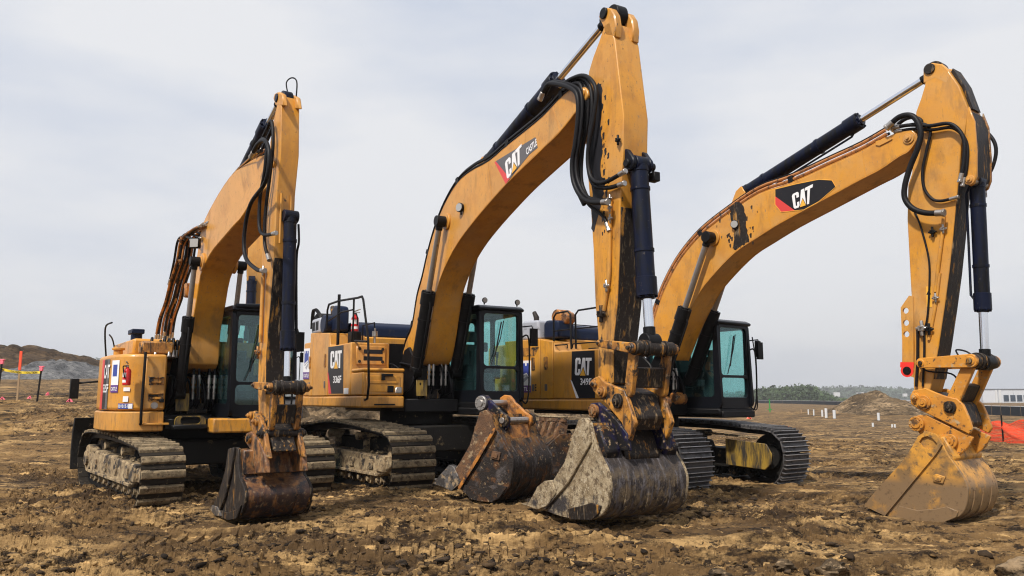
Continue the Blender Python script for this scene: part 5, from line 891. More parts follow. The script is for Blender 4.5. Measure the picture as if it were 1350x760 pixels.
mb = MB(); mb.box(1.36, 1.72, .02, 1.22, 1.06, 1.30); obj('cab_skirt', mb, 'yellow', e1, bevel=.03, seg=2)
mb = MB(); mb.box(-.3, 1.35, -.655, 1.2, 1.12, 1.30); mb.box(.9, 1.5, -.55, 0, 1.12, 1.2); obj('main_frame', mb, 'black', e1, bevel=.02)
mb = MB(); mb.prism(rrect(-.5, -.02, 1.14, 1.34, .08), 1.34, 1.42, 'x', holes=[rrect(-.42, -.10, 1.21, 1.345-.02, .05)[::-1]]); obj('front_hook_plate', mb, 'yellow_dark', e1)
swing_frame(e1, -.14, bw=.25, y1=.22)
cab_part(e1, .26, 1.2, -.2, 1.75, 1.32, 3.16, div=.30, lamps=False)
mb = MB(); mb.tube([(1.70, .30, 3.17), (1.72, .75, 3.19), (1.70, 1.18, 3.17)], .05, 10); obj('roof_visor', mb, 'black_gloss', e1)
boom_part(e1, D, .25, 1, 11, runs=[(-.18, .06, .026, 'rubber'), (-.1, .09, .026, 'brasspipe'), (.0, .06, .028, 'rubber'), (.1, .08, .026, 'brasspipe'), (.18, .05, .026, 'rubber')], taper=.46)
for k in range(8):
    dx = (k % 4)*.035-.05+.02*math.sin(k*5.); hose(st_dummy(e1), [(p[0]+dx, p[1]+dx*.5+.02*math.sin(k*2+i)) for i, p in enumerate(D['bundle'])], -.34+k*.035, .022, ('orange_steel', 'rubber', 'brasspipe', 'rubber')[k % 4], y1=-.38+k*.04)
for k in range(3): hose(e1, [(p[0]-.02+k*.03, p[1]+.05*k) for p in D['loops']], -.33+k*.06, .022)
for k, p in enumerate(D['bundle'][2:7]): fitting(e1, (p[0]+.02*(k % 2), p[1]), -.36+.05*k, .045, ('orange_steel', 'yellow_dirty')[k % 2], k)
mb = MB(); mb.box(.92, 1.06, -.38, -.05, 3.35, 3.6); obj('hose_clamp_block', mb, 'orange_steel', e1, bevel=.02)
mb = MB(); mb.prism(D['stick'], -.13, .13); st = obj('stick', mb, 'yellow_stick', e1, bevel=.012, seg=2)
for s in (-1, 1):
    mb = MB(); mb.prism(D['stick_ear'], s*.10-.032, s*.10+.032); obj('stick_ear', mb, 'yellow_stick', st, bevel=.012)
mb = MB(); mb.ycyl(*D['stick_top_pin'][0], -.15, .15, .06, 20); mb.ycyl(*D['stick_top_pin'][0], -.065, .065, .12, 22); obj('stick_pin', mb, 'navy', st, bevel=.006)
tp = D['stick_top_pin'][0]; mb = MB(); mb.tube(cr_spline([(tp[0], .02, tp[1]+.1), (tp[0]-.02, -.0, tp[1]+.26), (tp[0]+.05, .05, tp[1]+.32), (tp[0]+.12, .1, tp[1]+.25), (tp[0]+.12, .1, tp[1]+.0)], 6), .010, 6); obj('wire_loop', mb, 'black', st)
S = D['stick']
for s in (-.07, .07): hose(st, [(S[3][0]+.03, S[3][1]), (S[4][0]+.03, S[4][1]), (S[4][0]+.04, S[4][1]-.3)], s, .016, 'yellow_stick', 'stick_rib')
mb = MB(); k0 = [S[5], S[6], S[7], S[8]]; mb.prism(k0+[(p[0]+.012, p[1]) for p in reversed(k0)], -.12, .12); obj('dark_face_plate', mb, 'grease', st, bevel=.003)  # narrow dark sheet on the lower front face
cylinder_part(e1, 'arm_cylinder', D['arm_cyl'][2], D['arm_cyl'][1], D['arm_cyl'][0], 0, .10, .045, eye=.06)
for s in (-1, 1): cylinder_part(e1, 'boom_cylinder', D['boom_cyl'][0], D['boom_cyl'][1], D['boom_cyl'][2], s*.38, .085, .042, mat='black', rodmat='dullrod', eye=.08)
cylinder_part(e1, 'bucket_cylinder', D['bkt_cyl'][2], D['bkt_cyl'][1], D['bkt_cyl'][0], .05, .085, .042, eye=.10)
link_set(e1, D, .24, .10, .09, .08)
coupler_set(e1, D, .22, pr=(.05, .06, .06))
bucket_part(e1, D, -.43, .45, 5, ('grease', 'rust_bucket', 'grease'), teeth=4, ears_y=[(-.27, -.21), (.21, .27)], earmat='rust_bucket', heelmat='grease')
boss(e1, D['boss'], -.27, .06, 'yellow_dirty', -1, .04, bolt=8, name='flanged_pin')
B = D['bucket']; hx, hz = B[-1]
mb = MB(); mb.prism([(hx-.02, hz-.05), (hx+.06, hz+.0), (hx+.10, hz-.02), (hx+.13, hz-.32), (hx+.03, hz-.3)], -.384, .404); obj('back_plate', mb, 'rust_bucket', e1, bevel=.01)
work_lamp(e1, (D['lamp'][0][0], -.40, D['lamp'][0][1]), (.75, -.65, 0), .085, True)
hose(e1, D['hose1'], -.32, .028); hose(e1, D['hose2'], -.2, .024); hose(e1, D['hose3'], -.26, .024); hose(e1, [(p[0]-.1, p[1]+.04) for p in D['hose2'][:6]], -.1, .028); hose(e1, [(p[0]-.05, p[1]+.1) for p in D['hose3'][:5]], .05, .028)
hose(e1, D['pipe1'], -.165, .026, 'yellow_stick', 'stick_pipe'); fitting(e1, D['valve1'][0], -.18, .04, 'steel'); fitting(e1, D['valve2'][0], -.18, .05, 'yellow_dirty')
c_ = D['bkt_cyl']; hose(e1, [(c_[0][0]+.02, c_[0][1]-.1), (c_[0][0]+.06, c_[0][1]-.35), (c_[0][0]+.0, c_[0][1]-.6), (c_[1][0]+.0, c_[1][1]+.1)], .16, .016, y1=.16)
hose(e1, [(c_[0][0]-.05, c_[0][1]-.5), (c_[1][0]-.05, c_[1][1]), (c_[1][0], c_[1][1]-.5)], .17, .014)
mb = MB(); mb.box(-1.22, -1.10, -1.78, -1.64, 1.62, 1.98); mb.tube([(-1.15, -1.66, 1.9), (-1.1, -1.2, 1.95)], .02, 8); obj('rear_mirror', mb, 'black', e1, bevel=.02)

# ---------------------------------------------------------------- excavator far behind the left one
e4 = thing('excavator', (-9.45, 28.9, .5), R(17.5-90), 'far excavator whose arm shows between the boom and stick of the left machine', 'excavator')
D = DATA['M2']
mb = MB(); mb.prism(D['boom'], -.27, .27); obj('boom', mb, 'yellow_boom', e4, bevel=.015)
mb = MB(); mb.prism(D['stick'], -.2, .2); obj('stick', mb, 'yellow_stick', e4, bevel=.015)
cylinder_part(e4, 'bucket_cylinder', D['bkt_cyl'][2], D['bkt_cyl'][1], D['bkt_cyl'][0], -.06, .13, .06)
cylinder_part(e4, 'arm_cylinder', D['arm_cyl'][2], D['arm_cyl'][1], D['arm_cyl'][0], 0, .13, .055)
mb = MB(); mb.prism(D['coupler'], -.28, .28); obj('quick_coupler', mb, 'grease', e4)
bucket_part(e4, D, -.6, .6, 7, ('mud_bucket', 'shell_m', 'mud_bucket'))
mb = MB(); mb.box(-3.6, .9, -1.48, -.5, 1.35, 2.7); mb.box(-3.6, -1, -.49, 1.45, 1.35, 2.7); obj('rounded_body', mb, 'yellow', e4, bevel=.08, seg=2)
cab_part(e4, .5, 1.45, -.2, 1.7, 1.4, 3.1, lamps=False)
mb = MB(); mb.box(-3, 1.6, -.48, .48, 1.2, 1.5); mb.box(-1, 1, -1.6, 1.6, .4, 1.2); obj('main_frame', mb, 'black', e4, bevel=.03)
for s in (-1, 1):
    mb = MB(); mb.prism(sm2(prof2+[prof2[0]], 3)[:-1], s*1.35-.35, s*1.35+.35); obj('track', mb, 'shoe_dark', e4, bevel=.02)

# ---------------------------------------------------------------- things carried by the machines
def on(e, p): r = e.rotation_euler.z; c, s = math.cos(r), math.sin(r); return (e.location.x+p[0]*c-p[1]*s, e.location.y+p[0]*s+p[1]*c, e.location.z+p[2])
extinguisher(on(e2, (-.66, -1.10, 2.84)), R(-30), 'red fire extinguisher standing upright by the handrail on top of the middle excavator', .44)
extinguisher(on(e1, (1.46, -1.27, 1.83)), R(-75), 'red fire extinguisher strapped to the curved side of the left excavator', .36)

# ---------------------------------------------------------------- loose buckets
D = DATA['O']
ob = thing('excavator_bucket', (-.3, 12.4, 0.06), R(52-90), 'detached dark rusty bucket with navy ears lying before the middle excavator cab', 'bucket')
b = bucket_part(ob, D, -.5, .5, 6, ('orphan_bucket', 'orphan_bucket', 'rust_mud'), teeth=4, ears_y=[(-.33, -.27), (.23, .29)], earmat='blue_steel', ear2mat='orange_steel', heelmat='orphan_bucket', tooth_len=.34)
Q = D['bar'][7:10]; mb = MB(); mb.prism(capsule(Q[0], Q[1], .05, n=3), -.548, -.536); mb.prism(capsule(Q[1], Q[2], .05, n=3), -.5475, -.5365); obj('bar_edge', mb, 'orange_steel', ob)
for k, r in (('boss', .055), ('boss2', .05)):
    p = D[k][0]; mb = MB(); mb.ycyl(p[0], p[1], -.40, .36, r*.9, 20); obj('hinge_pin', mb, 'steel', ob, bevel=.004)
    for a, b_ in ((-.38, -.33), (.29, .33)): mb = MB(); mb.ycyl(p[0], p[1], a, b_, r*2.0, 24); bolts(mb, p[0], p[1], a, r*1.5, 8, .012); obj('pin_flange', mb, 'steel' if k == 'boss' else 'grease', ob, bevel=.005)
p = D['ear']; mb = MB(); mb.prism([(p[8][0]-.02, p[8][1]-.02), (p[6][0]-.05, p[6][1]-.02), (p[6][0]+.02, p[6][1]-.28), (p[8][0]-.0, p[8][1]-.12)], -.26, .22); obj('torsion_tube', mb, 'orange_steel', ob, bevel=.02)
rb = thing('excavator_bucket', (.75, 13.9, .05), R(25), 'rusty brown bucket tipped up behind the dark bucket with its stubby tooth shanks pointing upward', 'bucket')
sp = [(-.55, .0), (-.62, .35), (-.45, .75), (-.15, .98), (.1, 1.0), (.0, .8), (.25, .35), (.5, .05), (.2, -.03), (-.3, -.04)]
for a, c in ((-.45, -.41), (.41, .45)): mb = MB(); mb.prism(sp, a, c); obj('side_plate', mb, 'orphan_bucket', rb, bevel=.01)
w_ = sm2([(.5, .05), (.2, -.03), (-.3, -.04), (-.55, .0), (-.62, .35), (-.45, .75), (-.15, .98)], 4); wi = [(x*.93, .03+z*.96) for x, z in w_]
mb = MB(); mb.prism(w_+wi[::-1], -.405, .405); obj('shell', mb, 'orphan_bucket', rb)
for k in range(4):
    y = -.36+k*.24; mb = MB(); mb.prism([(-.25, .88), (-.02, .90), (.04, 1.16), (-.14, 1.18)], y-.05, y+.05); mb.cyl((-.05, y, 1.17), (-.045, y, 1.25), .075, 16); o = obj('tooth_shank', mb, 'rust_mud', rb, bevel=.012)
    mb = MB(); mb.cyl((-.045, y, 1.252), (-.045, y, 1.275), .085, 16); obj('shank_cap', mb, 'mud_bucket', o, bevel=.006)
# ---------------------------------------------------------------- terrain
def h2(ix, iy, seed):
    n = (ix.astype(np.int64)*374761393+iy.astype(np.int64)*668265263+seed*1442695041) & 0xffffffff
    n = ((n ^ (n >> 13))*1274126177) & 0xffffffff
    return ((n ^ (n >> 16)) & 0xffff)/65535.
def vn(x, y, seed):
    ix, iy = np.floor(x), np.floor(y); fx, fy = x-ix, y-iy; fx = fx*fx*fx*(fx*(fx*6-15)+10); fy = fy*fy*fy*(fy*(fy*6-15)+10)
    a, b, c, d = h2(ix, iy, seed), h2(ix+1, iy, seed), h2(ix, iy+1, seed), h2(ix+1, iy+1, seed)
    return (a+(b-a)*fx)+((c+(d-c)*fx)-(a+(b-a)*fx))*fy
def rot(x, y, a): return x*math.cos(a)-y*math.sin(a), x*math.sin(a)+y*math.cos(a)
def sstep(v, a, b): t = np.clip((v-a)/(b-a), 0, 1); return t*t*(3-2*t)
def base_h(x, y):
    z = .12*np.exp(-((x-.2)**2/9+(y-13.2)**2/16))
    az = x/np.maximum(y, 1.)
    L = 1-sstep(az, -.52, -.32)
    z = z+L*(1.5*sstep(y, 15, 25)+.046*np.clip(y-25, 0, 110)+.01*np.clip(y-135, 0, 600))
    z = z+.35*np.exp(-((y-28)/4.)**2)*sstep(x, -13, -8)*(1-sstep(x, 3.0, 7.0))
    z = z+.55*np.exp(-((y-78)/9)**2)*sstep(x, 20, 32)*(1-sstep(x, 39, 47))
    return z
PITS = ((1.15, 10.5, 1.1, .035), (6.05, 11.65, 1.1, .085), (-3.32, 10.8, .9, .02), (-.15, 12.3, 1.1, .03))
def rough_h(x, y, d):
    near = np.exp(-d/60.)
    u, v = rot(x, y, .25)
    z = (vn(x*.5, y*.7, 1)-.5)*.08+(vn(u*1.1, v*1.9, 2)-.5)*.06
    mask = sstep(vn(x*.30+5, y*.55, 3)*.65+vn(x*1.1, y*1.7, 13)*.35, .40, .62)
    a = 1-np.abs(vn(u*2.0, v*4.2, 4)*2-1); z = z+(a-.5)*.055*(.25+.75*mask)
    a = 1-np.abs(vn(x*4.3, y*8.5, 5)*2-1); z = z+(a**2-.3)*.050*mask
    c = vn(x*8+3, y*14, 6); z = z+sstep(c, .45, .62)*.040*(.10+.90*mask)
    c = vn(x*17, y*26, 7); z = z+sstep(c, .48, .66)*.024*(.15+.85*mask)
    c = vn(x*36, y*50, 8); z = z+sstep(c, .4, .7)*.012*(.5+.5*mask)
    c = vn(x*75, y*95, 9); z = z+(c-.5)*.007
    st = 1-np.abs(vn(u*.9+3, v*11., 15)*2-1); z = z+(st**3)*.030*(1-mask)*sstep(vn(x*.5, y*.8, 16), .35, .6)
    st = 1-np.abs(vn(x*1.7, (y+.15*x)*17., 17)*2-1); z = z+(st**2)*.016*(1-.6*mask)
    # old crawler prints: bars across two wheel ways
    for (px, py, ang, wd, sd) in ((0, 8.9, .06, .34, 1), (0, 10.35, .03, .34, 2), (6.0, 12.5, -.5, .35, 3), (8, 11, .35, .35, 5), (-9, 11.5, .5, .35, 4), (2, 7.9, -.10, .33, 6), (-3, 9.6, .12, .33, 8)):
        s, t = rot(x-px, y-py, -ang); t = t+.15*np.sin(s*.5+sd); m = (1-sstep(np.abs(t), wd-.06, wd))*sstep(vn(s*.4, t*0+sd, 20+sd), .30, .5)
        z = z*(1-.65*m)+m*(-.045+.045*(np.abs(((s/.19) % 1)-.5) < .17))+.04*np.exp(-((np.abs(t)-wd-.05)/.06)**2)*(m*0+sstep(vn(s*.4, t*0+sd, 20+sd), .30, .5))
    for bx_, by_, r_, dz_ in PITS: e_ = np.exp(-((x-bx_)**2+(y-by_)**2)/r_**2); z = z*(1-.7*e_)-dz_*e_
    return z*np.clip(near*1.4, .15, 1.)
def height(x, y):
    x = np.asarray(x, float); y = np.asarray(y, float); d = np.hypot(x, y)
    return base_h(x, y)+rough_h(x, y, d)
def H(x, y): return float(height(np.array([x]), np.array([y]))[0])
def grid_obj(name, X, Y, Z, mat, closed=False, smooth=False):
    n, m = X.shape; me = bpy.data.meshes.new(name); co = np.stack([X, Y, Z], -1).reshape(-1, 3).astype(np.float32)
    me.vertices.add(n*m); me.vertices.foreach_set('co', co.ravel())
    i, j = np.meshgrid(np.arange(n-1), np.arange(m-1), indexing='ij'); a = (i*m+j).ravel(); q = np.stack([a, a+1, a+m+1, a+m], 1)
    if closed: i = np.arange(n-1); q = np.concatenate([q, np.stack([i*m+m-1, i*m, (i+1)*m, (i+1)*m+m-1], 1)])
    k = len(q); me.loops.add(k*4); me.loops.foreach_set('vertex_index', q.ravel().astype(np.int32)); me.polygons.add(k)
    me.polygons.foreach_set('loop_start', np.arange(0, 4*k, 4, dtype=np.int32)); me.polygons.foreach_set('loop_total', np.full(k, 4, np.int32))
    me.polygons.foreach_set('use_smooth', np.full(k, smooth, bool)); me.update(); me.validate(); me.materials.append(M[mat])
    o = bpy.data.objects.new(name, me); col.objects.link(o); return o
ang = np.concatenate([np.linspace(-32, 32, 820), np.linspace(32, 328, 60)[1:-1]])
rad_ = np.concatenate([[.5, 2, 3.5, 4.8], np.exp(np.linspace(math.log(5.6), math.log(34), 640)), np.exp(np.linspace(math.log(34), math.log(240), 150))[1:], np.exp(np.linspace(math.log(240), math.log(3000), 24))[1:]])
A_, R_ = np.meshgrid(np.radians(ang), rad_); X = R_*np.sin(A_); Y = R_*np.cos(A_)
g = grid_obj('ground', X, Y, height(X, Y), 'soil', True); tag(g, kind='structure')

# loose clods: pale crumbs of the same clay and dark damp clods
def scatter(name, n0, mat, seed, lab, cat, smin, smax, pw, lo, hi, nf=1.):
    rs = np.random.default_rng(seed); K = n0*6
    d = 6.0*np.exp(rs.random(K)**1.15*1.75); a = np.radians(rs.uniform(-32, 32, K)); x = d*np.sin(a); y = d*np.cos(a)
    v = vn(x*.30+5, y*.55, 3)*.65+vn(x*1.1, y*1.7, 13)*.35+(vn(x*2.1*nf, y*3.1*nf, seed)-.5)*.5
    k = v > rs.uniform(lo, hi, K); x, y = x[k][:n0], y[k][:n0]; n = len(x); s_ = smin+(smax-smin)*rs.random(n)**pw
    clod(MB(), (0, 0, 0), 1, random.Random(1)); ico = np.array([tuple(p) for p in ICO_V]); F = []
    mbt = MB(); clod(mbt, (0, 0, 0), 1, random.Random(1)); F = np.array(mbt.f)
    V = ico[None]*rs.uniform(.42, 1.45, (n, 12, 1))*s_[:, None, None]*np.stack([rs.uniform(.8, 2.0, n), rs.uniform(.5, 1.2, n), rs.uniform(.35, .75, n)], 1)[:, None, :]
    ro = rs.uniform(0, 6.28, n); c, s2 = np.cos(ro)[:, None], np.sin(ro)[:, None]; X = V[:, :, 0]*c-V[:, :, 1]*s2; Y = V[:, :, 0]*s2+V[:, :, 1]*c
    Z = V[:, :, 2]+(height(x, y)+s_*.25)[:, None]; co = np.stack([X+x[:, None], Y+y[:, None], Z], -1).reshape(-1, 3).astype(np.float32)
    q = (F[None]+(np.arange(n)*12)[:, None, None]).reshape(-1, 3); me = bpy.data.meshes.new(name); me.vertices.add(len(co)); me.vertices.foreach_set('co', co.ravel())
    me.loops.add(len(q)*3); me.loops.foreach_set('vertex_index', q.ravel().astype(np.int32)); me.polygons.add(len(q)); me.polygons.foreach_set('loop_start', np.arange(0, 3*len(q), 3, dtype=np.int32)); me.polygons.foreach_set('loop_total', np.full(len(q), 3, np.int32))
    me.update(); me.materials.append(M[mat]); o = bpy.data.objects.new(name, me); col.objects.link(o); tag(o, lab, cat, kind='stuff')
scatter('loose_clods', 9000, 'soil', 61, 'small pale crumbs of clay scattered over the churned soil', 'soil clods', .006, .045, 6, .25, .75)
scatter('damp_clods', 5000, 'spoil_dark', 62, 'small dark damp clods lying in patches on the churned soil', 'soil clods', .008, .060, 4.5, .48, .85, .6)
def big_clod(x, y, s, label, seed):
    rg = random.Random(seed); me_v = []; n, m = 14, 22; mb = MB(); v = []
    for i in range(n+1):
        for j in range(m):
            th = math.pi*i/n; ph = 2*math.pi*j/m; d = Vector((math.sin(th)*math.cos(ph), math.sin(th)*math.sin(ph), math.cos(th)))
            k = s*(1+.35*(float(vn(np.array([d.x*2+seed]), np.array([d.y*2+d.z*3]), 41)[0])-.5)*2+.18*(float(vn(np.array([d.x*6+seed]), np.array([d.y*6+d.z*7]), 42)[0])-.5)*2)
            v.append((x+d.x*k*1.25, y+d.y*k, H(x, y)+s*.25+d.z*k*.75))
    f = [(i*m+j, i*m+(j+1) % m, (i+1)*m+(j+1) % m, (i+1)*m+j) for i in range(n) for j in range(m)]
    mb.add(v, f); tag(obj('clod', mb, 'spoil', ang=60), label, 'soil clod', 'big clods in the foreground')
big_clod(4.42, 7.15, .14, 'large dark clod at the bottom right corner of the ground', 1)
big_clod(2.83, 7.25, .10, 'dark fist sized clod at the bottom edge left of the corner clod', 2)
big_clod(2.45, 7.35, .07, 'smallest dark clod beside the fist sized one at the bottom edge', 3)
big_clod(1.85, 7.35, .075, 'low brown clod at the bottom edge below the muddy bucket', 4)

# heaps
def heap(name, cx, cy, rx, ry, h, mat, label, cat, seed, pk=1.3, rough=.12, yaw=0):
    n, m = 130, 220; t = np.linspace(0, 1, n)[:, None]; a = np.linspace(0, 2*math.pi, m, endpoint=False)[None, :]
    ed = 1+.22*(vn(np.cos(a)*2+seed, np.sin(a)*2, seed)-.5)*2
    u = t*rx*np.cos(a)*ed; v = t*ry*np.sin(a)*ed; x = cx+u*math.cos(yaw)-v*math.sin(yaw); y = cy+u*math.sin(yaw)+v*math.cos(yaw)
    pr = (1-t**pk)*np.ones_like(a); nz_ = (vn(x*.9*3/h+seed, y*.9*3/h, 51)-.5)*.5+(vn(x*2.3, y*2.3, 52)-.5)*.3+(1-np.abs(vn(x*5, y*5, 53)*2-1)-.5)*.25
    z = base_h(x, y)-.15+h*pr*(1+.35*(vn(x*1.2/h*2, y*1.2/h*2, 54)-.5))+nz_*rough*h*np.clip((1-t)*6, 0, 1)
    return tag(grid_obj(name, x, y, z, mat, True), label, cat)
heap('spoil_heap', 33.5, 74, 4.6, 4.5, 2.05, 'spoil', 'rounded heap of pale brown soil to the left of the clean yellow bucket', 'soil heap', 3, 1.25)
heap('spoil_heap', 40, 80, 7.0, 4.5, .85, 'spoil', 'low spread of soil trailing right from the rounded heap', 'soil heap', 4, 1.5)
heap('spoil_heap', -64, 92, 18, 13, 3.3, 'spoil_dark', 'big dark brown mound on the skyline behind the grey gravel pile', 'soil heap', 5, 2.4, .07)
heap('gravel_pile', -35.6, 62, 4.6, 5, 1.45, 'gravel', 'pale grey gravel pile in front of the big dark mound', 'gravel pile', 6, 1.7, .03)
heap('spoil_heap', -3.5, 28, 9.5, 3.0, 1.25, 'spoil', 'low ridge of dark clods behind the middle excavator', 'soil heap', 7, 1.6, .5)

# pegs, pipes and stakes
def peg(name, x, y, h, r, mat, label, cat, group=None, box=False, lean=0.):
    z = H(x, y)-.05; mb = MB()
    if box: mb.add([(x-r, y-r, z), (x+r, y-r, z), (x+r, y+r, z), (x-r, y+r, z), (x-r+lean, y-r, z+h), (x+r+lean, y-r, z+h), (x+r+lean, y+r, z+h), (x-r+lean, y+r, z+h)], [(0,3,2,1),(4,5,6,7),(0,1,5,4),(1,2,6,5),(2,3,7,6),(3,0,4,7)])
    else: mb.cyl((x, y, z), (x+lean, y, z+h), r, 14)
    o = obj(name, mb, mat, bevel=.003); tag(o, label, cat, group); return o
M['pvc'] = worn('white_pvc', (.56, .57, .58), .4, var=.03); M['orange'] = worn('orange_plastic', (.85, .085, .03), .45, var=.08); M['pink'] = worn('pink_paint', (.85, .16, .22), .5)
M['wood'] = worn('stake_wood', (.30, .20, .11), .8); M['green'] = worn('green_paint', (.03, .25, .05), .5); M['tape'] = worn('yellow_tape', (.75, .55, .03), .4, var=.04)
def at(px, D): return ((px-675)/1040*D, D)
gp = 'white pipes standing in the field'
for px, D_, h, r, lb in ((1052, 74, .42, .07, 'tan short pipe stub, leftmost in the row of pipes left of the soil heap'), (1061, 72, .5, .06, 'thin white pipe, second from the left in the row before the soil heap'), (1068, 70, .55, .06, 'thin white pipe just right of the second thin one'), (1079, 68, .62, .08, 'white pipe close to the tallest pipe, on its left'), (1084, 66, .82, .11, 'tallest white pipe in the field left of the soil heap'), (1094.6, 65, .72, .12, 'stout white pipe right of the tallest one'), (1152, 60, .62, .10, 'white pipe standing right in front of the soil heap'), (1144, 46, .28, .06, 'short white peg below the soil heap on open soil'), (1169, 45, .24, .05, 'left one of two tiny white pegs right of the soil heap'), (1172.5, 44.5, .26, .05, 'right one of two tiny white pegs right of the soil heap')):
    x, y = at(px, D_); peg('pipe', x, y, h, r, 'pvc' if px > 1055 else 'wood', lb, 'pipe', gp)
x, y = at(1011, 80); gs = thing('survey_stake', (x, y, H(x, y)), 0, 'bright green survey stake right of the right machine cab', 'stake')
obj('post', MB().box(-.05, .05, -.04, .04, -.1, 1.30), 'green', gs); obj('cross_board', MB().box(-.25, .22, -.06, -.045, .25, .33), 'green', gs)
for k, (px, D_, s, lb) in enumerate(((983, 62, .5, 'orange marker cloth on the soil under the right cab'), (1033, 38.5, .36, 'small orange marker flag behind the right crawler track'), (9.5, 27, .2, 'pink marker at the foot of the left tape stake'), (45, 27.5, .2, 'pink marker between the two tape stakes'), (68, 29, .26, 'wide pink marker right of the tape stakes'), (98, 25, .24, 'pink marker near the tail of the left excavator'))):
    x, y = at(px, D_); z = H(x, y); mb = MB(); rg = random.Random(k); n = 7
    mb.add([(x+s*.5*math.cos(i*.9)*rg.uniform(.6, 1.1), y+s*.25*math.sin(i*.9), z+.02) for i in range(n)]+[(x+rg.uniform(-.05, .05)*s*3, y, z+s*.62), (x-.25*s, y+.03, z+s*.42)], [(i, (i+1) % n, n+(i % 2)) for i in range(n)]+[(0, n, n+1)])
    tag(obj('marker_flag', mb, 'orange' if k < 2 else 'pink'), lb, 'marker')
# caution tape on stakes
ts = []
for px, D_, top, lb in ((2.5, 25, 1.30, 'dark stake with a pink top holding the left end of the yellow tape'), (55, 25.2, 1.08, 'dark stake with a pink top holding the right end of the yellow tape')):
    x, y = at(px, D_); z = H(x, y); s = thing('tape_stake', (x, y, z), 0, lb, 'stake'); obj('post', MB().prism([(-.02, -.1), (.02, -.1), (.02+.06, top), (-.02+.06, top)], -.02, .02), 'wood' if False else 'black', s)
    obj('painted_top', MB().box(.01, .11, -.035, .035, top-.12, top+.0), 'pink', s, bevel=.01); obj('painted_cap', MB().box(-.01, .14, -.04, .04, top+.003, top+.04), 'pink', s, bevel=.01); ts.append((x+.05, y, z+top-.16))
x, y = at(29, 26); z = H(x, y); s = thing('survey_lath', (x, y, z), 0, 'tall lath with its upper half sprayed orange between the tape stakes', 'stake')
obj('lath', MB().box(-.03, .03, -.012, .012, -.1, 1.0), 'wood', s); obj('painted_top', MB().box(-.038, .038, -.02, .02, 1.0, 1.62), 'orange', s)
a, b = Vector(ts[0])-Vector((.4, 0, -.02)), Vector(ts[1]); mb = MB(); v = []; n = 24
for i in range(n+1):
    t = i/n; p = a.lerp(b, t); sag = -.10*math.sin(math.pi*t); tw = .015*math.sin(i*1.7)
    v += [(p.x, p.y-.045+tw, p.z+sag+.038), (p.x, p.y-.045-tw, p.z+sag-.038)]
mb.add(v, [(2*i, 2*i+1, 2*i+3, 2*i+2) for i in range(n)]); tp_ = tag(obj('caution_tape', mb, 'tape'), 'yellow caution tape sagging between the two stakes at the left edge', 'tape')
d_ = (b-a); tf = lambda u, w, t0, L: ((a+d_*(t0+L*u)).x, (a+d_*(t0+L*u)).y-.065, (a+d_*(t0+L*u)).z-.10*math.sin(math.pi*(t0+L*u))-.03+.06*w)
for t0 in (.12, .45, .75): lettering3(tp_, 'CAUTION', lambda u, w, t0=t0: tf(u, w, t0, .2), 'decal_black')

# silt fence
pts = [(-.0, 0)]
SF = [(at(996, 300), 1.0), (at(1040, 260), 1.0), (at(1100, 205), .95), (at(1160, 165), .95), (at(1210, 130), .9), (at(1300, 80), .88), (at(1352, 72), .88), (at(1440, 66), .88)]
sf = thing('silt_fence', (SF[3][0][0], SF[3][0][1], 0), 0, 'long low black fabric fence with a pale top edge crossing the field on the right', 'fence')
ox, oy = SF[3][0]; f_ = MB(); t_ = MB(); nodes = []
for (p0, h0), (p1, h1) in zip(SF, SF[1:]):
    for k in range(8): t = k/8; x = p0[0]+(p1[0]-p0[0])*t; y = p0[1]+(p1[1]-p0[1])*t; nodes.append((x, y, float(base_h(np.array([x]), np.array([y]))[0]), h0+(h1-h0)*t))
v = []
for (x, y, z, h) in nodes: v += [(x-ox, y-oy, z-.2), (x-ox, y-oy, z+h)]
f_.add(v, [(2*i, 2*i+2, 2*i+3, 2*i+1) for i in range(len(nodes)-1)]); o = obj('fabric', f_, worn('fence_fabric', (.02, .024, .032), .8), sf)
for p_ in o.data.polygons: p_.use_smooth = False
so = o.modifiers.new('s', 'SOLIDIFY'); so.thickness = .03
t_.tube([(x-ox, y-oy, z+h+.03) for x, y, z, h in nodes], .035, 6); obj('top_rail', t_, 'pvc', sf)
for i, (x, y, z, h) in enumerate(nodes):
    if i % 2 == 0: obj('post', MB().box(x-ox-.04, x-ox+.04, y-oy-.10, y-oy-.03, z-.1, z+h+.1), 'wood', sf)

# orange safety net
nx0, ny0 = at(1286, 30.5); nx1, ny1 = at(1420, 25.5); L = math.hypot(nx1-nx0, ny1-ny0); ux, uy = (nx1-nx0)/L, (ny1-ny0)/L
of = thing('safety_fence', (nx0, ny0, 0), 0, 'orange plastic mesh fence sagging on posts at the right edge', 'fence')
def npt(s, t):
    x = nx0+ux*s; y = ny0+uy*s; z = float(base_h(np.array([x]), np.array([y]))[0]); top = .82-.10*abs(math.sin(s*1.3))-.05*math.sin(s*5)
    return (ux*s+.03*math.sin(t*9+s*4), uy*s+.10*math.sin(s*2.2+t*4), z+.02+t*top)
mb = MB(); NS, NT = int(L/.055), 15; wv = .0085
for i in range(NS):
    s = i*.055
    for j in range(NT):
        a, b = npt(s, j/NT), npt(s, (j+1)/NT); mb.add([(a[0]-wv, a[1], a[2]), (a[0]+wv, a[1], a[2]), (b[0]+wv, b[1], b[2]), (b[0]-wv, b[1], b[2])], [(0, 1, 2, 3)])
for j in range(NT+1):
    for i in range(NS): a, b = npt(i*.055, j/NT), npt((i+1)*.055, j/NT); w_ = .012 if j % 5 else .022; mb.add([(a[0], a[1], a[2]-w_), (b[0], b[1], b[2]-w_), (b[0], b[1], b[2]+w_), (a[0], a[1], a[2]+w_)], [(0, 1, 2, 3)])
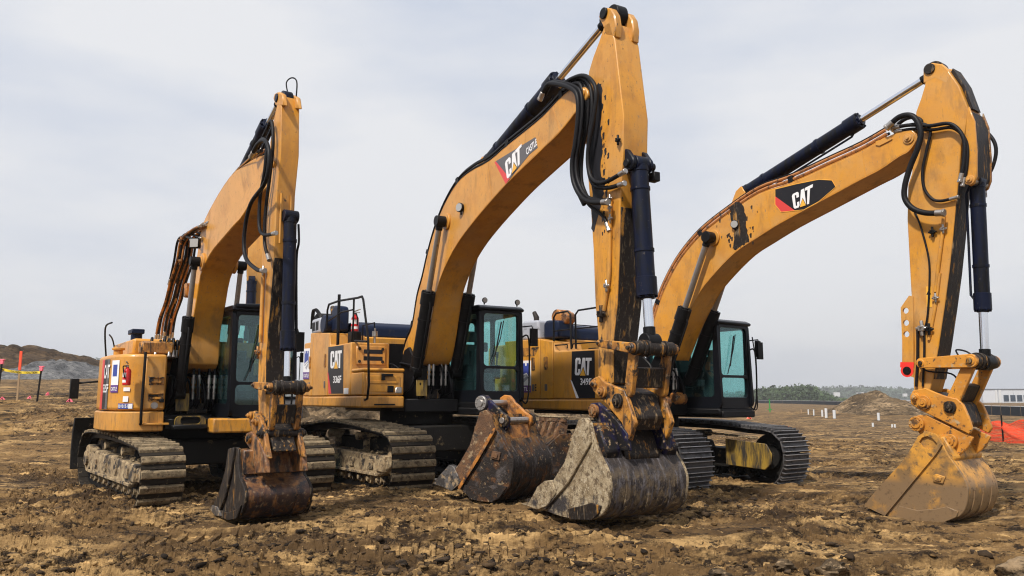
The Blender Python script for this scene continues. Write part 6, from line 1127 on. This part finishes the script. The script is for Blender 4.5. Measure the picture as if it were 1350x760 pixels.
tag(obj('mesh_net', mb, 'orange', of), kind=None)
for s in (.3, 1.3, 2.4, 3.5): p = npt(s, 0); obj('post', MB().box(p[0]-.02, p[0]+.02, p[1]+.12, p[1]+.16, p[2]-.1, p[2]+1.0), 'black', of)

# buildings far away
M['wall_grey'] = worn('pale_panel_wall', (.52, .54, .58), .6, var=.04); M['wall_dark'] = worn('dark_panel_wall', (.20, .22, .25), .6, var=.04); M['win'] = worn('window_glass_far', (.03, .045, .07), .15, var=.05)
def building(x, y, w, d, h, rz, label, mat, rows, z=0, pillars=()):
    t = thing('building', (x, y, z), rz, label, 'building'); o = obj('wall', MB().box(0, w, 0, d, -1, h), mat, t, bevel=.05); obj('roof', MB().box(-.3, w+.3, -.3, d+.3, h+.003, h+.35), 'wall_dark', t, bevel=.05)
    for (a, b, z0, z1) in rows: f = obj('window', MB().box(a, b, -.12, -.005, z0, z1), 'wall_dark', t); obj('pane', MB().box(a+.12, b-.12, -.16, -.125, z0+.12, z1-.12), 'win', f)
    for a, b in pillars: obj('pillar', MB().box(a, b, -.35, -.003, -1, h-.2), 'pvc', t)
    for k in range(int(w//6)): obj('panel_joint', MB().box(k*6+5.9, k*6+6.0, -.02, -.002, 0, h-.1), 'wall_dark', t)
    return t
bx, by = at(1290, 330); building(bx, by, 30, 14, 5.4, R(-6), 'modern pale grey flat roofed building at the right edge behind the clean bucket', 'wall_grey', [(8+k*2.6, 10.1+k*2.6, .5, 3.2) for k in range(6)], 0, [(4.8, 5.6), (6.2, 7.1)])
bx, by = at(1158, 620); building(bx, by, 17, 8, 3.0-1.4, 0, 'long low white building on the horizon right of the soil heap', 'pvc', [(1+k*2.4, 2.6+k*2.4, .4, 1.2) for k in range(6)], -.6)
bx, by = at(1188, 560); building(bx, by, 12, 8, 2.0, 0, 'low grey shed on the horizon right of the long white building', 'wall_grey', [(2, 4, .3, 1.3)], -1.2)

# far woods and hills
def leaf_mass(name, items, mat, label, cat, size, per, seed):
    rg = np.random.default_rng(seed); vs = []
    for (cx, cy, cz, rx, ry, rz_) in items:
        k = max(12, int(per*rx*rz_)); p = rg.normal(size=(k, 3)); p /= np.linalg.norm(p, axis=1)[:, None]; p *= rg.uniform(.55, 1.05, (k, 1)); c = np.array([cx, cy, cz])+p*np.array([rx, ry, rz_])
        t = rg.normal(size=(k, 3, 3)); t /= np.linalg.norm(t, axis=2)[:, :, None]; s = size*rg.uniform(.5, 1.3, (k, 1, 1)); vs.append(c[:, None, :]+t*s)
    v = np.concatenate(vs).reshape(-1, 3).astype(np.float32); n = len(v)//3; me = bpy.data.meshes.new(name); me.vertices.add(n*3); me.vertices.foreach_set('co', v.ravel())
    me.loops.add(n*3); me.loops.foreach_set('vertex_index', np.arange(n*3, dtype=np.int32)); me.polygons.add(n); me.polygons.foreach_set('loop_start', np.arange(0, 3*n, 3, dtype=np.int32)); me.polygons.foreach_set('loop_total', np.full(n, 3, np.int32))
    me.update(); me.materials.append(M[mat]); o = bpy.data.objects.new(name, me); col.objects.link(o); return tag(o, label, cat, kind='stuff')
M['leaf'] = worn('far_foliage', (.042, .072, .022), .8, layers=[((.075, .11, .03), .02, .45, .6, .8, S1, None), ((.02, .035, .012), .06, .5, .65, .8, S1, None)], var=.25)
M['leaf_far'] = worn('hill_foliage', (.05, .075, .045), .9, var=.2)
rg = random.Random(8); items = []
for k in range(300):
    px = 985+150*rg.random()**1.3; D_ = rg.uniform(420, 640); x, y = at(px, D_); hh = .8+7.6*math.exp(-((px-1060)/26)**2)+6.6*math.exp(-((px-1010)/30)**2)+rg.uniform(-1.2, .8); items.append((x, y, hh*.5, rg.uniform(3, 6), 4, hh*.6))
leaf_mass('woods', items, 'leaf', 'dark green belt of woods on the horizon right of the right cab', 'woods', 1.1, 9, 1)
items = []
for k in range(900):
    px = rg.uniform(-150, 1500); D_ = rg.uniform(1250, 1900); x, y = at(px, D_)
    hh = (10+9*math.exp(-((px-1085)/90)**2)+7*math.exp(-((px-1200)/120)**2)+rg.uniform(-2, 2)+(60 if px < 300 else 0)*1.0)*D_/1500
    items.append((x, y, hh*.45, rg.uniform(12, 26), 20, hh*.6))
leaf_mass('hill_woods', items, 'leaf_far', 'bluish distant wooded hills along the whole horizon', 'woods', 5, .35, 2)
for k in range(14):
    px = rg.uniform(1040, 1300); x, y = at(px, 1240); o = obj('house', MB().box(x-rg.uniform(2, 5), x+rg.uniform(2, 5), y-4, y, 5, rg.uniform(9, 12)), 'pvc'); tag(o, 'tiny pale house among the wooded hills on the horizon', 'house', 'tiny pale houses on the distant hills')

# air: pale haze between the camera and the horizon
mh = bpy.data.materials.new('haze'); mh.use_nodes = True; nt = mh.node_tree; nt.nodes.clear()
o_ = node(nt, 'ShaderNodeOutputMaterial'); pv = node(nt, 'ShaderNodeVolumePrincipled'); pv.inputs['Color'].default_value = (.98, .99, 1, 1); pv.inputs['Density'].default_value = HAZE; pv.inputs['Anisotropy'].default_value = .2
nt.links.new(pv.outputs[0], o_.inputs['Volume'])
hz = MB().box(-3100, 3100, -3100, 3100, -8, 140); me = bpy.data.meshes.new('haze'); me.from_pydata(hz.v, [], hz.f); me.materials.append(mh)
o = bpy.data.objects.new('haze', me); col.objects.link(o); tag(o, 'thin pale haze in the air over the building site', 'haze', kind='stuff')
